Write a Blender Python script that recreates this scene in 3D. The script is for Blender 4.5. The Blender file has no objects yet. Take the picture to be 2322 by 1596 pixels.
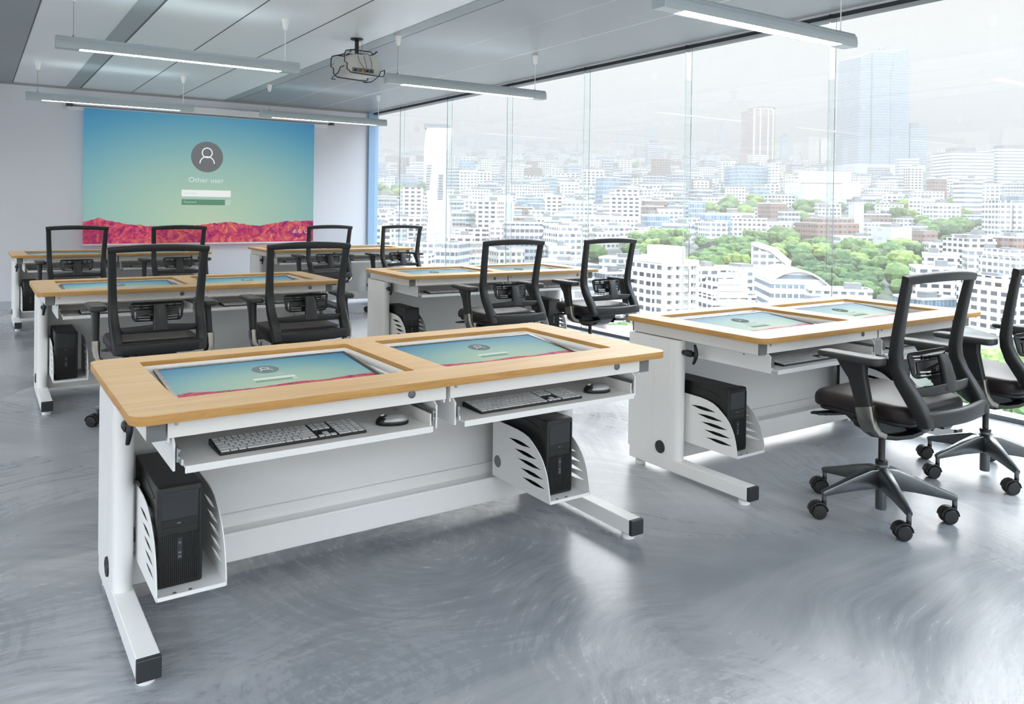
import bpy, bmesh, math, random
from mathutils import Vector, Matrix

S = bpy.context.scene
COL = S.collection
PI = math.pi
SIN, COS = math.sin, math.cos

# ------------------------------------------------------------------ camera
YAW, PITCH, ROLL, CAM_Z = 0.5969, 0.0085, -0.0139, 1.346
FOCAL, CX, CY, FW, FH = 1804.0, 1162.8, 483.8, 2322.0, 1596.0


def camera_axes():
    def row(v):                                     # camera-space vector -> world
        x3, y2, z3 = v
        cr, sr = COS(ROLL), SIN(ROLL)
        x, z2 = x3 * cr + z3 * sr, -x3 * sr + z3 * cr
        cp, sp = COS(PITCH), SIN(PITCH)
        y, z = y2 * cp + z2 * sp, -y2 * sp + z2 * cp
        c, s = COS(YAW), SIN(YAW)
        return Vector((x * c + y * s, -x * s + y * c, z))
    return row((1, 0, 0)), row((0, 0, 1)), row((0, -1, 0))


rx, ry, rz = camera_axes()
cam_data = bpy.data.cameras.new('camera')
cam = bpy.data.objects.new('camera', cam_data)
COL.objects.link(cam)
M = Matrix.Identity(4)
for i, v in enumerate((rx, ry, rz)):
    for k in range(3):
        M[k][i] = v[k]
M[2][3] = CAM_Z
cam.matrix_world = M
cam_data.sensor_width = 36.0
cam_data.lens = 36.0 * FOCAL / FW
cam_data.shift_x = (FW / 2 - CX) / FW
cam_data.shift_y = (CY - FH / 2) / FW
cam_data.clip_start, cam_data.clip_end = 0.05, 20000
S.camera = cam

# ------------------------------------------------------------------ view, world
S.view_settings.view_transform = 'Standard'
S.view_settings.look = 'None'
S.view_settings.gamma = 1.0
S.view_settings.use_curve_mapping = False
S.view_settings.exposure = 0.40
S.cycles.max_bounces = 7
S.cycles.diffuse_bounces = 4
S.cycles.glossy_bounces = 3
S.cycles.transmission_bounces = 6
S.cycles.transparent_max_bounces = 12
S.cycles.volume_bounces = 1
S.cycles.sample_clamp_indirect = 4.0
S.cycles.caustics_reflective = False
S.cycles.caustics_refractive = False

world = bpy.data.worlds.new('overcast_sky')
S.world = world
world.use_nodes = True
wt = world.node_tree
wt.nodes.clear()
w_out = wt.nodes.new('ShaderNodeOutputWorld')
w_bg = wt.nodes.new('ShaderNodeBackground')
w_tc = wt.nodes.new('ShaderNodeTexCoord')
w_sep = wt.nodes.new('ShaderNodeSeparateXYZ')
w_ramp = wt.nodes.new('ShaderNodeValToRGB')
wt.links.new(w_tc.outputs['Generated'], w_sep.inputs[0])
wt.links.new(w_sep.outputs['Z'], w_ramp.inputs[0])
cr = w_ramp.color_ramp
cr.elements[0].position, cr.elements[0].color = 0.0, (0.136, 0.133, 0.128, 1)
cr.elements[1].position, cr.elements[1].color = 0.26, (0.139, 0.1365, 0.132, 1)
e = cr.elements.new(0.40); e.color = (0.60, 0.68, 0.78, 1)
e = cr.elements.new(1.0); e.color = (1.25, 1.42, 1.55, 1)
w_bg.inputs['Strength'].default_value = 4.8
# unseen sky behind the viewpoint made brighter, added as fill for the desk fronts
w_dot = wt.nodes.new('ShaderNodeVectorMath')
w_dot.operation = 'DOT_PRODUCT'
wt.links.new(w_tc.outputs['Generated'], w_dot.inputs[0])
w_dot.inputs[1].default_value = (-0.35, -0.94, 0.0)
w_map = wt.nodes.new('ShaderNodeMapRange')
w_map.interpolation_type = 'SMOOTHSTEP'
w_map.inputs[1].default_value, w_map.inputs[2].default_value = 0.2, 0.9
w_map.inputs[3].default_value, w_map.inputs[4].default_value = 1.0, 2.2
wt.links.new(w_dot.outputs['Value'], w_map.inputs[0])
w_mul = wt.nodes.new('ShaderNodeVectorMath')
w_mul.operation = 'SCALE'
wt.links.new(w_ramp.outputs[0], w_mul.inputs[0])
wt.links.new(w_map.outputs[0], w_mul.inputs['Scale'])
wt.links.new(w_mul.outputs[0], w_bg.inputs['Color'])
wt.links.new(w_bg.outputs[0], w_out.inputs['Surface'])
world.cycles.sampling_method = 'MANUAL'
world.cycles.sample_map_resolution = 512

# sun behind thin cloud, high over the window side: a very soft, broad source
sun_d = bpy.data.lights.new('veiled_sun', 'SUN')
sun_d.energy = 4.4
sun_d.angle = math.radians(55)
sun_d.color = (1.0, 0.97, 0.93)
sun = bpy.data.objects.new('veiled_sun', sun_d)
COL.objects.link(sun)
sun_az, sun_el = math.radians(38), math.radians(36)      # azimuth from +x towards +y
sun.rotation_euler = Vector((COS(sun_el) * COS(sun_az), COS(sun_el) * SIN(sun_az), SIN(sun_el))).to_track_quat('Z', 'Y').to_euler()

# room
GX, WY, CH = 5.6, 12.45, 2.90           # window plane, back wall, ceiling height
LX, RY = -3.2, -2.4                     # left wall, rear wall


def daylight_portal(loc, size_u, size_v, rot):
    d = bpy.data.lights.new('window_daylight', 'AREA')
    d.shape = 'RECTANGLE'
    d.size, d.size_y = size_u, size_v
    d.cycles.is_portal = True
    o = bpy.data.objects.new('window_daylight', d)
    COL.objects.link(o)
    o.location = loc
    o.rotation_euler = rot
    return o


daylight_portal((GX + 0.05, (WY + RY) / 2, CH / 2), CH, WY - RY, (0, PI / 2, 0))

daylight_portal(((GX + LX) / 2, RY - 0.25, CH / 2), GX - LX - 0.6, CH - 0.2, (-PI / 2, 0, 0))  # portal for the added rear glazing
daylight_portal((LX - 0.25, (WY + RY) / 2, CH / 2), CH - 0.2, WY - RY, (0, -PI / 2, 0))  # portal for the added left glazing


# ------------------------------------------------------------------ materials
def srgb(r, g, b):
    def f(c):
        c /= 255.0
        return c / 12.92 if c <= 0.04045 else ((c + 0.055) / 1.055) ** 2.4
    return (f(r), f(g), f(b), 1)


class NT:
    def __init__(self, name):
        self.m = bpy.data.materials.new(name)
        self.m.use_nodes = True
        self.t = self.m.node_tree
        self.t.nodes.clear()
        self.out = self.n('OutputMaterial')

    def n(self, kind, **kw):
        nd = self.t.nodes.new('ShaderNode' + kind)
        for k, v in kw.items():
            if k.startswith('i_'):
                nd.inputs[k[2:].replace('_', ' ')].default_value = v
            else:
                setattr(nd, k, v)
        return nd

    def l(self, a, b):
        self.t.links.new(a, b)

    def math(self, op, a, b=None, c=None, clamp=False):
        nd = self.n('Math', operation=op, use_clamp=clamp)
        for i, v in enumerate((a, b, c)):
            if v is None:
                continue
            if isinstance(v, (int, float)):
                nd.inputs[i].default_value = v
            else:
                self.l(v, nd.inputs[i])
        return nd.outputs[0]

    def mix(self, fac, a, b):
        nd = self.n('Mix', data_type='RGBA')
        for s, v in ((nd.inputs[0], fac), (nd.inputs[6], a), (nd.inputs[7], b)):
            if isinstance(v, (int, float, tuple)):
                s.default_value = v
            else:
                self.l(v, s)
        return nd.outputs[2]

    def ramp(self, fac, stops):
        nd = self.n('ValToRGB')
        r = nd.color_ramp
        while len(r.elements) < len(stops):
            r.elements.new(0.5)
        for el, (p, c) in zip(r.elements, stops):
            el.position = p
            el.color = c if isinstance(c, tuple) else (c, c, c, 1)
        self.l(fac, nd.inputs[0])
        return nd.outputs[0]

    def noise(self, vec=None, scale=5.0, detail=3.0, rough=0.55, dist=0.0, dims='3D'):
        nd = self.n('TexNoise', noise_dimensions=dims)
        nd.inputs['Scale'].default_value = scale
        nd.inputs['Detail'].default_value = detail
        nd.inputs['Roughness'].default_value = rough
        nd.inputs['Distortion'].default_value = dist
        if vec is not None:
            self.l(vec, nd.inputs['Vector'])
        return nd

    def mapping(self, vec, loc=(0, 0, 0), rot=(0, 0, 0), scale=(1, 1, 1)):
        nd = self.n('Mapping')
        nd.inputs[1].default_value = loc
        nd.inputs[2].default_value = rot
        nd.inputs[3].default_value = scale
        self.l(vec, nd.inputs[0])
        return nd.outputs[0]

    def coord(self, which='Object'):
        return self.n('TexCoord').outputs[which]

    def bsdf(self, color=None, rough=0.5, metal=0.0, spec=0.5):
        b = self.n('BsdfPrincipled')
        b.inputs['Roughness'].default_value = rough
        b.inputs['Metallic'].default_value = metal
        b.inputs['Specular IOR Level'].default_value = spec
        if color is not None:
            if isinstance(color, tuple):
                b.inputs['Base Color'].default_value = color
            else:
                self.l(color, b.inputs['Base Color'])
        self.l(b.outputs[0], self.out.inputs[0])
        return b


def simple(name, col, rough=0.5, metal=0.0, spec=0.5, grain=0.03, gscale=40.0):
    t = NT(name)
    nz = t.noise(t.coord(), gscale, 2.0)
    c2 = tuple(min(1.0, x * (1 + grain * 2)) for x in col[:3]) + (1,)
    c1 = tuple(x * (1 - grain * 2) for x in col[:3]) + (1,)
    t.bsdf(t.mix(nz.outputs[0], c1, c2), rough, metal, spec)
    return t.m


M_ = {}
M_['white_metal'] = simple('white_powder_coat', srgb(232, 232, 230), 0.38, 0, 0.4, 0.006)
M_['white_plastic'] = simple('white_plastic', srgb(236, 236, 234), 0.3, 0, 0.5, 0.004)
M_['grey_cap'] = simple('grey_plastic', srgb(112, 116, 116), 0.45, 0, 0.4, 0.02)
M_['dark_cap'] = simple('dark_plastic', srgb(38, 41, 43), 0.4, 0, 0.5, 0.02)
M_['black'] = simple('black_plastic', srgb(15, 16, 17), 0.38, 0, 0.5, 0.02)
M_['chair_frame'] = simple('charcoal_nylon', srgb(28, 30, 31), 0.42, 0, 0.4, 0.02, 300)
M_['chair_pad'] = simple('soft_black_pad', srgb(44, 45, 44), 0.5, 0, 0.5, 0.03, 200)
M_['leather'] = simple('dark_brown_leather', srgb(36, 29, 29), 0.45, 0, 0.35, 0.08, 120)
M_['chrome'] = simple('brushed_steel', srgb(132, 131, 126), 0.24, 1.0, 0.5, 0.03)
M_['alu'] = simple('grey_aluminium', srgb(104, 108, 110), 0.3, 0.9, 0.5, 0.03)
M_['light_housing'] = simple('grey_lacquer', srgb(178, 190, 195), 0.35, 0.0, 0.5, 0.01)
M_['tower'] = simple('black_case', srgb(30, 31, 30), 0.45, 0, 0.4, 0.15, 700)
M_['projector'] = simple('putty_plastic', srgb(196, 197, 192), 0.4, 0, 0.4, 0.01)
M_['casing'] = simple('matt_white_casing', srgb(226, 228, 230), 0.5, 0, 0.4, 0.005)
M_['silver_key'] = simple('light_grey_key', srgb(205, 206, 206), 0.4, 0, 0.4, 0.01)
M_['mouse_shell'] = simple('silver_shell', srgb(158, 160, 161), 0.3, 0.3, 0.5, 0.02)
M_['frame_dark'] = simple('dark_window_metal', srgb(62, 68, 70), 0.4, 0.3, 0.5, 0.02)
M_['bezel'] = simple('gloss_black_bezel', srgb(20, 26, 28), 0.18, 0, 0.5, 0.02)
M_['monitor_case'] = simple('grey_monitor_case', srgb(138, 140, 140), 0.4, 0, 0.4, 0.01)
M_['slide'] = simple('zinc_slide', srgb(150, 152, 152), 0.3, 0.8, 0.5, 0.02)
M_['yellow_plug'] = simple('yellow_plug', srgb(225, 180, 40), 0.4)
M_['red_plug'] = simple('red_plug', srgb(200, 40, 40), 0.4)


def flat_emit(name, col, strength=1.0):
    t = NT(name)
    em = t.n('Emission')
    em.inputs[0].default_value = col
    em.inputs[1].default_value = strength
    t.l(em.outputs[0], t.out.inputs[0])
    return t.m


M_['tube_light'] = flat_emit('warm_white_diffuser', (1.0, 0.93, 0.84, 1), 36.0)
M_['uplight'] = flat_emit('cool_uplight_slot', (0.82, 0.95, 1.0, 1), 6.5)


def wood_material():
    t = NT('light_beech_veneer')
    co = t.coord()
    v = t.mapping(co, scale=(1.6, 22.0, 22.0))
    n1 = t.noise(v, 1.0, 5.0, 0.6, 0.6)
    v2 = t.mapping(co, scale=(5.0, 170.0, 170.0))
    n2 = t.noise(v2, 1.0, 2.0)
    c = t.ramp(n1.outputs[0], [(0.25, srgb(203, 164, 108)), (0.5, srgb(216, 180, 126)), (0.78, srgb(226, 194, 144))])
    c = t.mix(t.math('MULTIPLY', t.math('SUBTRACT', n2.outputs[0], 0.45, clamp=True), 0.7), c, srgb(184, 140, 84))
    t.bsdf(c, 0.34, 0, 0.5)
    return t.m


def wood_edge_material():
    t = NT('beech_edge_band')
    co = t.coord()
    n1 = t.noise(t.mapping(co, scale=(6.0, 6.0, 60.0)), 1.0, 4.0, 0.65, 0.4)
    n2 = t.noise(co, 260.0, 2.0)
    c = t.ramp(n1.outputs[0], [(0.25, srgb(176, 130, 70)), (0.55, srgb(198, 153, 90)), (0.8, srgb(212, 170, 108))])
    c = t.mix(t.math('MULTIPLY', n2.outputs[0], 0.18), c, srgb(150, 106, 52))
    t.bsdf(c, 0.5, 0, 0.35)
    return t.m


M_['wood'], M_['wood_edge'] = wood_material(), wood_edge_material()


def floor_material():
    t = NT('trowelled_concrete')
    co = t.coord()
    warp = t.noise(co, 0.9, 2.0, 0.5)
    wv = t.n('VectorMath', operation='MULTIPLY_ADD')
    t.l(warp.outputs['Color'], wv.inputs[0])
    wv.inputs[1].default_value = (0.55, 0.55, 0)
    t.l(co, wv.inputs[2])

    def fans(scale, loc, freq, reach, cut):
        """Fans of fine arcs, one trowel sweep per cell: (signed streak, soft patch)."""
        p = t.mapping(wv.outputs[0], loc=loc, scale=(scale, scale, 0.0))
        vo = t.n('TexVoronoi', voronoi_dimensions='2D')
        vo.inputs['Scale'].default_value = 1.0
        t.l(p, vo.inputs['Vector'])
        rel_ = t.n('VectorMath', operation='SUBTRACT')
        t.l(p, rel_.inputs[0])
        t.l(vo.outputs['Position'], rel_.inputs[1])
        off = t.n('VectorMath', operation='MULTIPLY_ADD')
        t.l(vo.outputs['Color'], off.inputs[0])
        off.inputs[1].default_value = (-2.6, -2.6, 0)
        t.l(rel_.outputs[0], off.inputs[2])
        o2 = t.n('VectorMath', operation='ADD')
        t.l(off.outputs[0], o2.inputs[0])
        o2.inputs[1].default_value = (1.3, 1.3, 0)
        sp = t.n('SeparateXYZ')
        t.l(o2.outputs[0], sp.inputs[0])
        r_ = t.math('SQRT', t.math('ADD', t.math('POWER', t.math('ABSOLUTE', sp.outputs[0]), 2.0), t.math('POWER', t.math('ABSOLUTE', sp.outputs[1]), 2.0)))
        an = t.math('ARCTAN2', sp.outputs[1], sp.outputs[0])
        cs = t.n('SeparateXYZ')
        t.l(vo.outputs['Color'], cs.inputs[0])
        cb = t.n('CombineXYZ')
        t.l(t.math('MULTIPLY', r_, freq), cb.inputs[0])
        t.l(t.math('MULTIPLY', an, 2.2), cb.inputs[1])
        t.l(t.math('MULTIPLY', cs.outputs[2], 30.0), cb.inputs[2])
        st = t.noise(cb.outputs[0], 1.0, 4.0, 0.7)
        edge = t.ramp(vo.outputs['Distance'], [(0.0, 1.0), (reach * 0.45, 0.9), (reach, 0.0)])
        on = t.ramp(cs.outputs[2], [(cut - 0.12, 0.0), (cut + 0.12, 1.0)])
        m = t.math('MULTIPLY', edge, on)
        k = t.math('MULTIPLY', t.math('SUBTRACT', st.outputs[0], 0.5), m)
        return k, t.math('MULTIPLY', m, t.math('SUBTRACT', cs.outputs[0], 0.5))
    k1, p1 = fans(0.75, (0.3, 0.2, 0), 34.0, 0.75, 0.42)
    k2, p2 = fans(1.3, (4.1, 7.3, 0), 26.0, 0.7, 0.5)
    k3, p3 = fans(0.5, (9.4, 2.7, 0), 60.0, 0.8, 0.55)
    k = t.math('ADD', t.math('ADD', k1, k2), k3)
    pt = t.math('ADD', t.math('ADD', p1, p2), p3)
    big = t.noise(co, 0.6, 4.0, 0.55, 0.6)
    f = t.math('ADD', t.math('ADD', big.outputs[0], t.math('MULTIPLY', k, 0.55)), t.math('MULTIPLY', pt, 0.30))
    c = t.ramp(f, [(0.22, srgb(100, 103, 108)), (0.40, srgb(128, 132, 137)), (0.55, srgb(152, 155, 159)), (0.78, srgb(194, 196, 198))])
    tint = t.noise(t.mapping(co, loc=(2, 9, 0)), 0.5, 1.0)
    c = t.mix(t.math('MULTIPLY', tint.outputs[0], 0.22), c, srgb(150, 153, 166))
    fine = t.noise(co, 190.0, 2.0)
    c = t.mix(t.math('MULTIPLY', fine.outputs[0], 0.22), c, srgb(104, 106, 110))
    b = t.bsdf(c, 0.3, 0, 0.5)
    r = t.math('ADD', t.math('MULTIPLY', f, 0.34), 0.10, clamp=True)
    t.l(r, b.inputs['Roughness'])
    bp = t.n('Bump')
    bp.inputs['Strength'].default_value = 0.10
    bp.inputs['Distance'].default_value = 0.008
    t.l(t.math('ADD', k, t.math('MULTIPLY', fine.outputs[0], 0.15)), bp.inputs['Height'])
    t.l(bp.outputs[0], b.inputs['Normal'])
    return t.m


def wall_material(name, col):
    t = NT(name)
    co = t.coord()
    n = t.noise(co, 90.0, 3.0)
    n2 = t.noise(co, 0.7, 2.0)
    c = t.mix(n2.outputs[0], tuple(x * 0.96 for x in col[:3]) + (1,), col)
    b = t.bsdf(c, 0.75, 0, 0.25)
    bp = t.n('Bump')
    bp.inputs['Strength'].default_value = 0.06
    t.l(n.outputs[0], bp.inputs['Height'])
    t.l(bp.outputs[0], b.inputs['Normal'])
    return t.m


def ceiling_material():
    t = NT('lacquered_ceiling_panels')
    co = t.coord()
    sx = t.n('SeparateXYZ')
    t.l(co, sx.inputs[0])
    y = sx.outputs['Y']
    f = t.math('FRACT', t.math('DIVIDE', t.math('ADD', y, 10.0), 0.62))
    seam = t.math('LESS_THAN', f, 0.008)
    n2 = t.noise(co, 1.3, 2.0)
    c = t.mix(n2.outputs[0], srgb(228, 233, 235), srgb(235, 239, 240))
    c = t.mix(t.math('MULTIPLY', seam, 0.5), c, srgb(232, 234, 236))
    t.bsdf(c, 0.34, 0, 0.5)
    return t.m


M_['floor'] = floor_material()
M_['wall'] = wall_material('painted_wall', srgb(216, 219, 226))
M_['ceiling'] = ceiling_material()
M_['panel_shade_tone'] = simple('shade_toned_ceiling_panel', srgb(150, 155, 160), 0.4, 0.0, 0.4, 0.012, 2.0)
M_['soffit'] = simple('grey_soffit_paint', srgb(150, 156, 158), 0.6, 0, 0.3, 0.01, 4)
M_['strip'] = simple('grey_ceiling_strip', srgb(160, 170, 173), 0.5, 0, 0.35, 0.01, 6)
M_['seam'] = simple('dark_joint', srgb(84, 90, 94), 0.6)
M_['pale_seam'] = simple('pale_joint', srgb(228, 232, 235), 0.5)


def pane_material(name, tint, base=0.035):
    t = NT(name)
    lw = t.n('LayerWeight')
    lw.inputs[0].default_value = 0.5
    f5 = t.math('POWER', lw.outputs['Facing'], 5.0)
    fac = t.math('ADD', t.math('MULTIPLY', f5, 0.6), base, clamp=True)
    tr = t.n('BsdfTransparent')
    tr.inputs[0].default_value = tint
    gl = t.n('BsdfGlossy')
    gl.inputs['Color'].default_value = (1, 1, 1, 1)
    gl.inputs['Roughness'].default_value = 0.01
    mx = t.n('MixShader')
    t.l(fac, mx.inputs[0])
    t.l(tr.outputs[0], mx.inputs[1])
    t.l(gl.outputs[0], mx.inputs[2])
    t.l(mx.outputs[0], t.out.inputs[0])
    return t.m


M_['pane'] = pane_material('clear_window_glass', (0.985, 0.99, 0.99, 1))


def fin_material():
    t = NT('glass_fin')
    g = t.n('BsdfGlass')
    g.inputs['Color'].default_value = (0.95, 0.98, 0.985, 1)
    g.inputs['Roughness'].default_value = 0.0
    g.inputs['IOR'].default_value = 1.5
    t.l(g.outputs[0], t.out.inputs[0])
    return t.m


M_['fin'] = fin_material()


def mesh_fabric():
    t = NT('black_mesh_fabric')
    uv = t.coord('UV')
    s = t.n('SeparateXYZ')
    t.l(uv, s.inputs[0])
    a = t.math('FRACT', t.math('MULTIPLY', t.math('ADD', s.outputs[0], s.outputs[1]), 150.0))
    b = t.math('FRACT', t.math('MULTIPLY', t.math('SUBTRACT', s.outputs[0], s.outputs[1]), 150.0))
    m = t.math('MAXIMUM', t.math('LESS_THAN', a, 0.09), t.math('LESS_THAN', b, 0.09))
    tr = t.n('BsdfTransparent')
    tr.inputs[0].default_value = (0.93, 0.93, 0.93, 1)
    d = t.n('BsdfPrincipled')
    d.inputs['Base Color'].default_value = srgb(30, 32, 33)
    d.inputs['Roughness'].default_value = 0.6
    mx = t.n('MixShader')
    t.l(m, mx.inputs[0])
    t.l(tr.outputs[0], mx.inputs[1])
    t.l(d.outputs[0], mx.inputs[2])
    t.l(mx.outputs[0], t.out.inputs[0])
    return t.m


M_['mesh'] = mesh_fabric()


def login_picture(name, strength, coat, lift):
    """The sign-in picture: blue to pale green sky over red mountains, from the sheet's own UVs."""
    t = NT(name)
    uv = t.coord('UV')
    s = t.n('SeparateXYZ')
    t.l(uv, s.inputs[0])
    u, v = s.outputs[0], s.outputs[1]
    du = t.math('MULTIPLY', t.math('SUBTRACT', u, 0.5), 1.05)
    dv = t.math('SUBTRACT', v, 0.16)
    d = t.math('SQRT', t.math('ADD', t.math('MULTIPLY', du, du), t.math('MULTIPLY', dv, dv)))
    sky = t.ramp(d, [(0.0, srgb(184, 204, 176)), (0.22, srgb(168, 198, 178)), (0.45, srgb(148, 186, 178)),
                     (0.66, srgb(116, 168, 178)), (0.85, srgb(80, 145, 174)), (1.0, srgb(60, 124, 166))])
    cu = t.n('CombineXYZ')
    t.l(u, cu.inputs[0])
    h1 = t.ramp(u, [(0.0, 0.165), (0.06, 0.19), (0.16, 0.148), (0.36, 0.118), (0.50, 0.146), (0.60, 0.166), (0.72, 0.130), (0.85, 0.166), (1.0, 0.178)])
    h2 = t.noise(cu.outputs[0], 26.0, 4.0, 0.6)
    h = t.math('ADD', h1, t.math('ADD', t.math('MULTIPLY', h2.outputs[0], 0.045), lift - 0.022))
    mk = t.math('LESS_THAN', v, h)
    uvs = t.mapping(uv, scale=(1.78, 1.0, 1.0))
    r1 = t.noise(uvs, 12.0, 6.0, 0.7, 1.4)
    r2 = t.noise(t.mapping(uvs, loc=(3, 1, 0)), 30.0, 5.0, 0.7, 0.6)
    r = t.math('ADD', t.math('MULTIPLY', r1.outputs[0], 0.6), t.math('MULTIPLY', r2.outputs[0], 0.4))
    rock = t.ramp(r, [(0.37, srgb(88, 28, 112)), (0.44, srgb(152, 40, 100)), (0.50, srgb(192, 62, 98)),
                      (0.56, srgb(208, 98, 100)), (0.64, srgb(222, 150, 108))])
    c = t.mix(mk, sky, rock)
    b = t.bsdf((0.02, 0.02, 0.02, 1), 0.35 if coat else 0.7, 0, 0.03 if coat else 0.1)
    t.l(c, b.inputs['Emission Color'])
    b.inputs['Emission Strength'].default_value = strength
    return t.m


M_['wall_picture'] = login_picture('projected_login_picture', 0.71, False, 0.0)
M_['lcd_picture'] = login_picture('lcd_login_picture', 0.62, True, 0.04)
M_['icon_grey'] = flat_emit('login_icon_grey', srgb(112, 115, 118), 0.78)
M_['icon_white'] = flat_emit('login_icon_white', srgb(236, 240, 240), 0.78)
M_['field_white'] = flat_emit('login_field_white', srgb(230, 234, 232), 0.78)
M_['field_green'] = flat_emit('login_field_green', srgb(98, 140, 118), 0.78)
M_['field_pale'] = flat_emit('login_button_pale', srgb(178, 204, 188), 0.78)
M_['icon_soft'] = flat_emit('lcd_icon_grey', srgb(124, 140, 140), 0.70)
M_['text_soft'] = flat_emit('lcd_text_pale', srgb(186, 208, 200), 0.70)
M_['field_soft'] = flat_emit('lcd_field_pale', srgb(214, 228, 222), 0.70)
M_['green_soft'] = flat_emit('lcd_field_green', srgb(134, 168, 152), 0.70)
M_['field_hint'] = flat_emit('login_hint_grey', srgb(196, 206, 202), 0.78)


# ------------------------------------------------------------------ mesh helpers
class MB:
    """Collects solids and builds them as ONE mesh object."""
    def __init__(self):
        self.v, self.f, self.mi, self.uv = [], [], [], {}
        self.cur = 0

    def add(self, vs, fs):
        o = len(self.v)
        self.v += [tuple(p) for p in vs]
        for f in fs:
            self.f.append(tuple(i + o for i in f))
            self.mi.append(self.cur)
        return self

    def box(self, x0, x1, y0, y1, z0, z1, rot=None, at=None):
        vs = [Vector(p) for p in ((x0, y0, z0), (x1, y0, z0), (x1, y1, z0), (x0, y1, z0), (x0, y0, z1), (x1, y0, z1), (x1, y1, z1), (x0, y1, z1))]
        if rot is not None:
            c = Vector(at) if at is not None else sum(vs, Vector()) / 8
            vs = [rot @ (p - c) + c for p in vs]
        return self.add(vs, [(0, 3, 2, 1), (4, 5, 6, 7), (0, 1, 5, 4), (1, 2, 6, 5), (2, 3, 7, 6), (3, 0, 4, 7)])

    def loft(self, rings, cap=True, closed=False):
        n = len(rings[0])
        vs = [p for r in rings for p in r]
        fs = []
        m = len(rings)
        for i in range(m if closed else m - 1):
            a, b = i * n, ((i + 1) % m) * n
            for j in range(n):
                k = (j + 1) % n
                fs.append((a + j, a + k, b + k, b + j))
        if cap and not closed:
            fs.append(tuple(range(n - 1, -1, -1)))
            fs.append(tuple((m - 1) * n + j for j in range(n)))
        return self.add(vs, fs)

    def cyl(self, a, b, r0, r1=None, n=16, cap=True):
        a, b = Vector(a), Vector(b)
        r1 = r0 if r1 is None else r1
        d = (b - a).normalized()
        u = d.orthogonal().normalized()
        w = d.cross(u)
        rings = [[p + r * (COS(2 * PI * j / n) * u + SIN(2 * PI * j / n) * w) for j in range(n)] for p, r in ((a, r0), (b, r1))]
        return self.loft(rings, cap)

    def lathe(self, prof, at=(0, 0, 0), axis=(0, 0, 1), n=20):
        at, d = Vector(at), Vector(axis).normalized()
        u = d.orthogonal().normalized()
        w = d.cross(u)
        rings = [[at + d * h + max(r, 1e-5) * (COS(2 * PI * j / n) * u + SIN(2 * PI * j / n) * w) for j in range(n)] for r, h in prof]
        return self.loft(rings)

    def tube(self, pts, r, n=8, closed=False):
        pts = [Vector(p) for p in pts]
        rings = []
        up = None
        m = len(pts)
        for i, p in enumerate(pts):
            a = pts[(i - 1) % m] if (closed or i > 0) else p
            b = pts[(i + 1) % m] if (closed or i < m - 1) else p
            d = (b - a).normalized()
            if up is None:
                up = d.orthogonal().normalized()
            u = (up - d * up.dot(d))
            u = u.normalized() if u.length > 1e-6 else d.orthogonal().normalized()
            up = u
            w = d.cross(u)
            rr = r[i] if isinstance(r, (list, tuple)) else r
            rings.append([p + rr * (COS(2 * PI * j / n) * u + SIN(2 * PI * j / n) * w) for j in range(n)])
        return self.loft(rings, not closed, closed)

    def bar(self, pts, ws, ds, side=(1, 0, 0), round_=0.3):
        """Sweep of a rounded rectangle: ws across `side`, ds across the other normal."""
        pts = [Vector(p) for p in pts]
        side = Vector(side)
        rings = []
        m = len(pts)
        for i, p in enumerate(pts):
            d = (pts[min(i + 1, m - 1)] - pts[max(i - 1, 0)]).normalized()
            u = (side - d * side.dot(d)).normalized()
            w = d.cross(u)
            a = (ws[i] if isinstance(ws, (list, tuple)) else ws) / 2
            b = (ds[i] if isinstance(ds, (list, tuple)) else ds) / 2
            q = min(a, b) * round_
            k = q * 0.3
            prof = [(a - q, -b), (a - k, -b + k), (a, -b + q), (a, b - q), (a - k, b - k), (a - q, b),
                    (-a + q, b), (-a + k, b - k), (-a, b - q), (-a, -b + q), (-a + k, -b + k), (-a + q, -b)]
            rings.append([p + u * x + w * y for x, y in prof])
        return self.loft(rings)

    def slab(self, w, d, z0, z1, r, edge, cx=0.0, cy=0.0, bend=None, n=6, steps=4):
        """Rounded-rectangle pad with softened rims."""
        def ring(inset, z):
            a, b, rr = w / 2 - inset, d / 2 - inset, max(r - inset, 0.002)
            pts = []
            for qx, qy, a0 in ((1, 1, 0), (-1, 1, PI / 2), (-1, -1, PI), (1, -1, 1.5 * PI)):
                for j in range(n + 1):
                    t = a0 + PI / 2 * j / n
                    pts.append(Vector((cx + qx * (a - rr) + rr * COS(t), cy + qy * (b - rr) + rr * SIN(t), z)))
            return pts
        ev = min(edge, (z1 - z0) / 2)
        rings = []
        rings.append(ring(min(w, d) * 0.25, z0))
        for j in range(steps + 1):
            t = PI / 2 * j / steps
            rings.append(ring(edge * (1 - SIN(t)), z0 + ev * (1 - COS(t))))
        for j in range(steps + 1):
            t = PI / 2 * j / steps
            rings.append(ring(edge * (1 - COS(t)), z1 - ev * (1 - SIN(t))))
        rings.append(ring(min(w, d) * 0.25, z1))
        if bend:
            rings = [[Vector((p.x, p.y, p.z + bend(p))) for p in g] for g in rings]
        return self.loft(rings)

    def build(self, name, mat, parent=None, smooth=None, bevel=0.0, bseg=2):
        me = bpy.data.meshes.new(name)
        me.from_pydata([tuple(p) for p in self.v], [], self.f)
        mats = mat if isinstance(mat, (list, tuple)) else [mat]
        for m in mats:
            me.materials.append(m)
        if len(mats) > 1:
            me.polygons.foreach_set('material_index', self.mi)
        me.update()
        return finish(me, name, parent, smooth, bevel, bseg)


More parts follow.
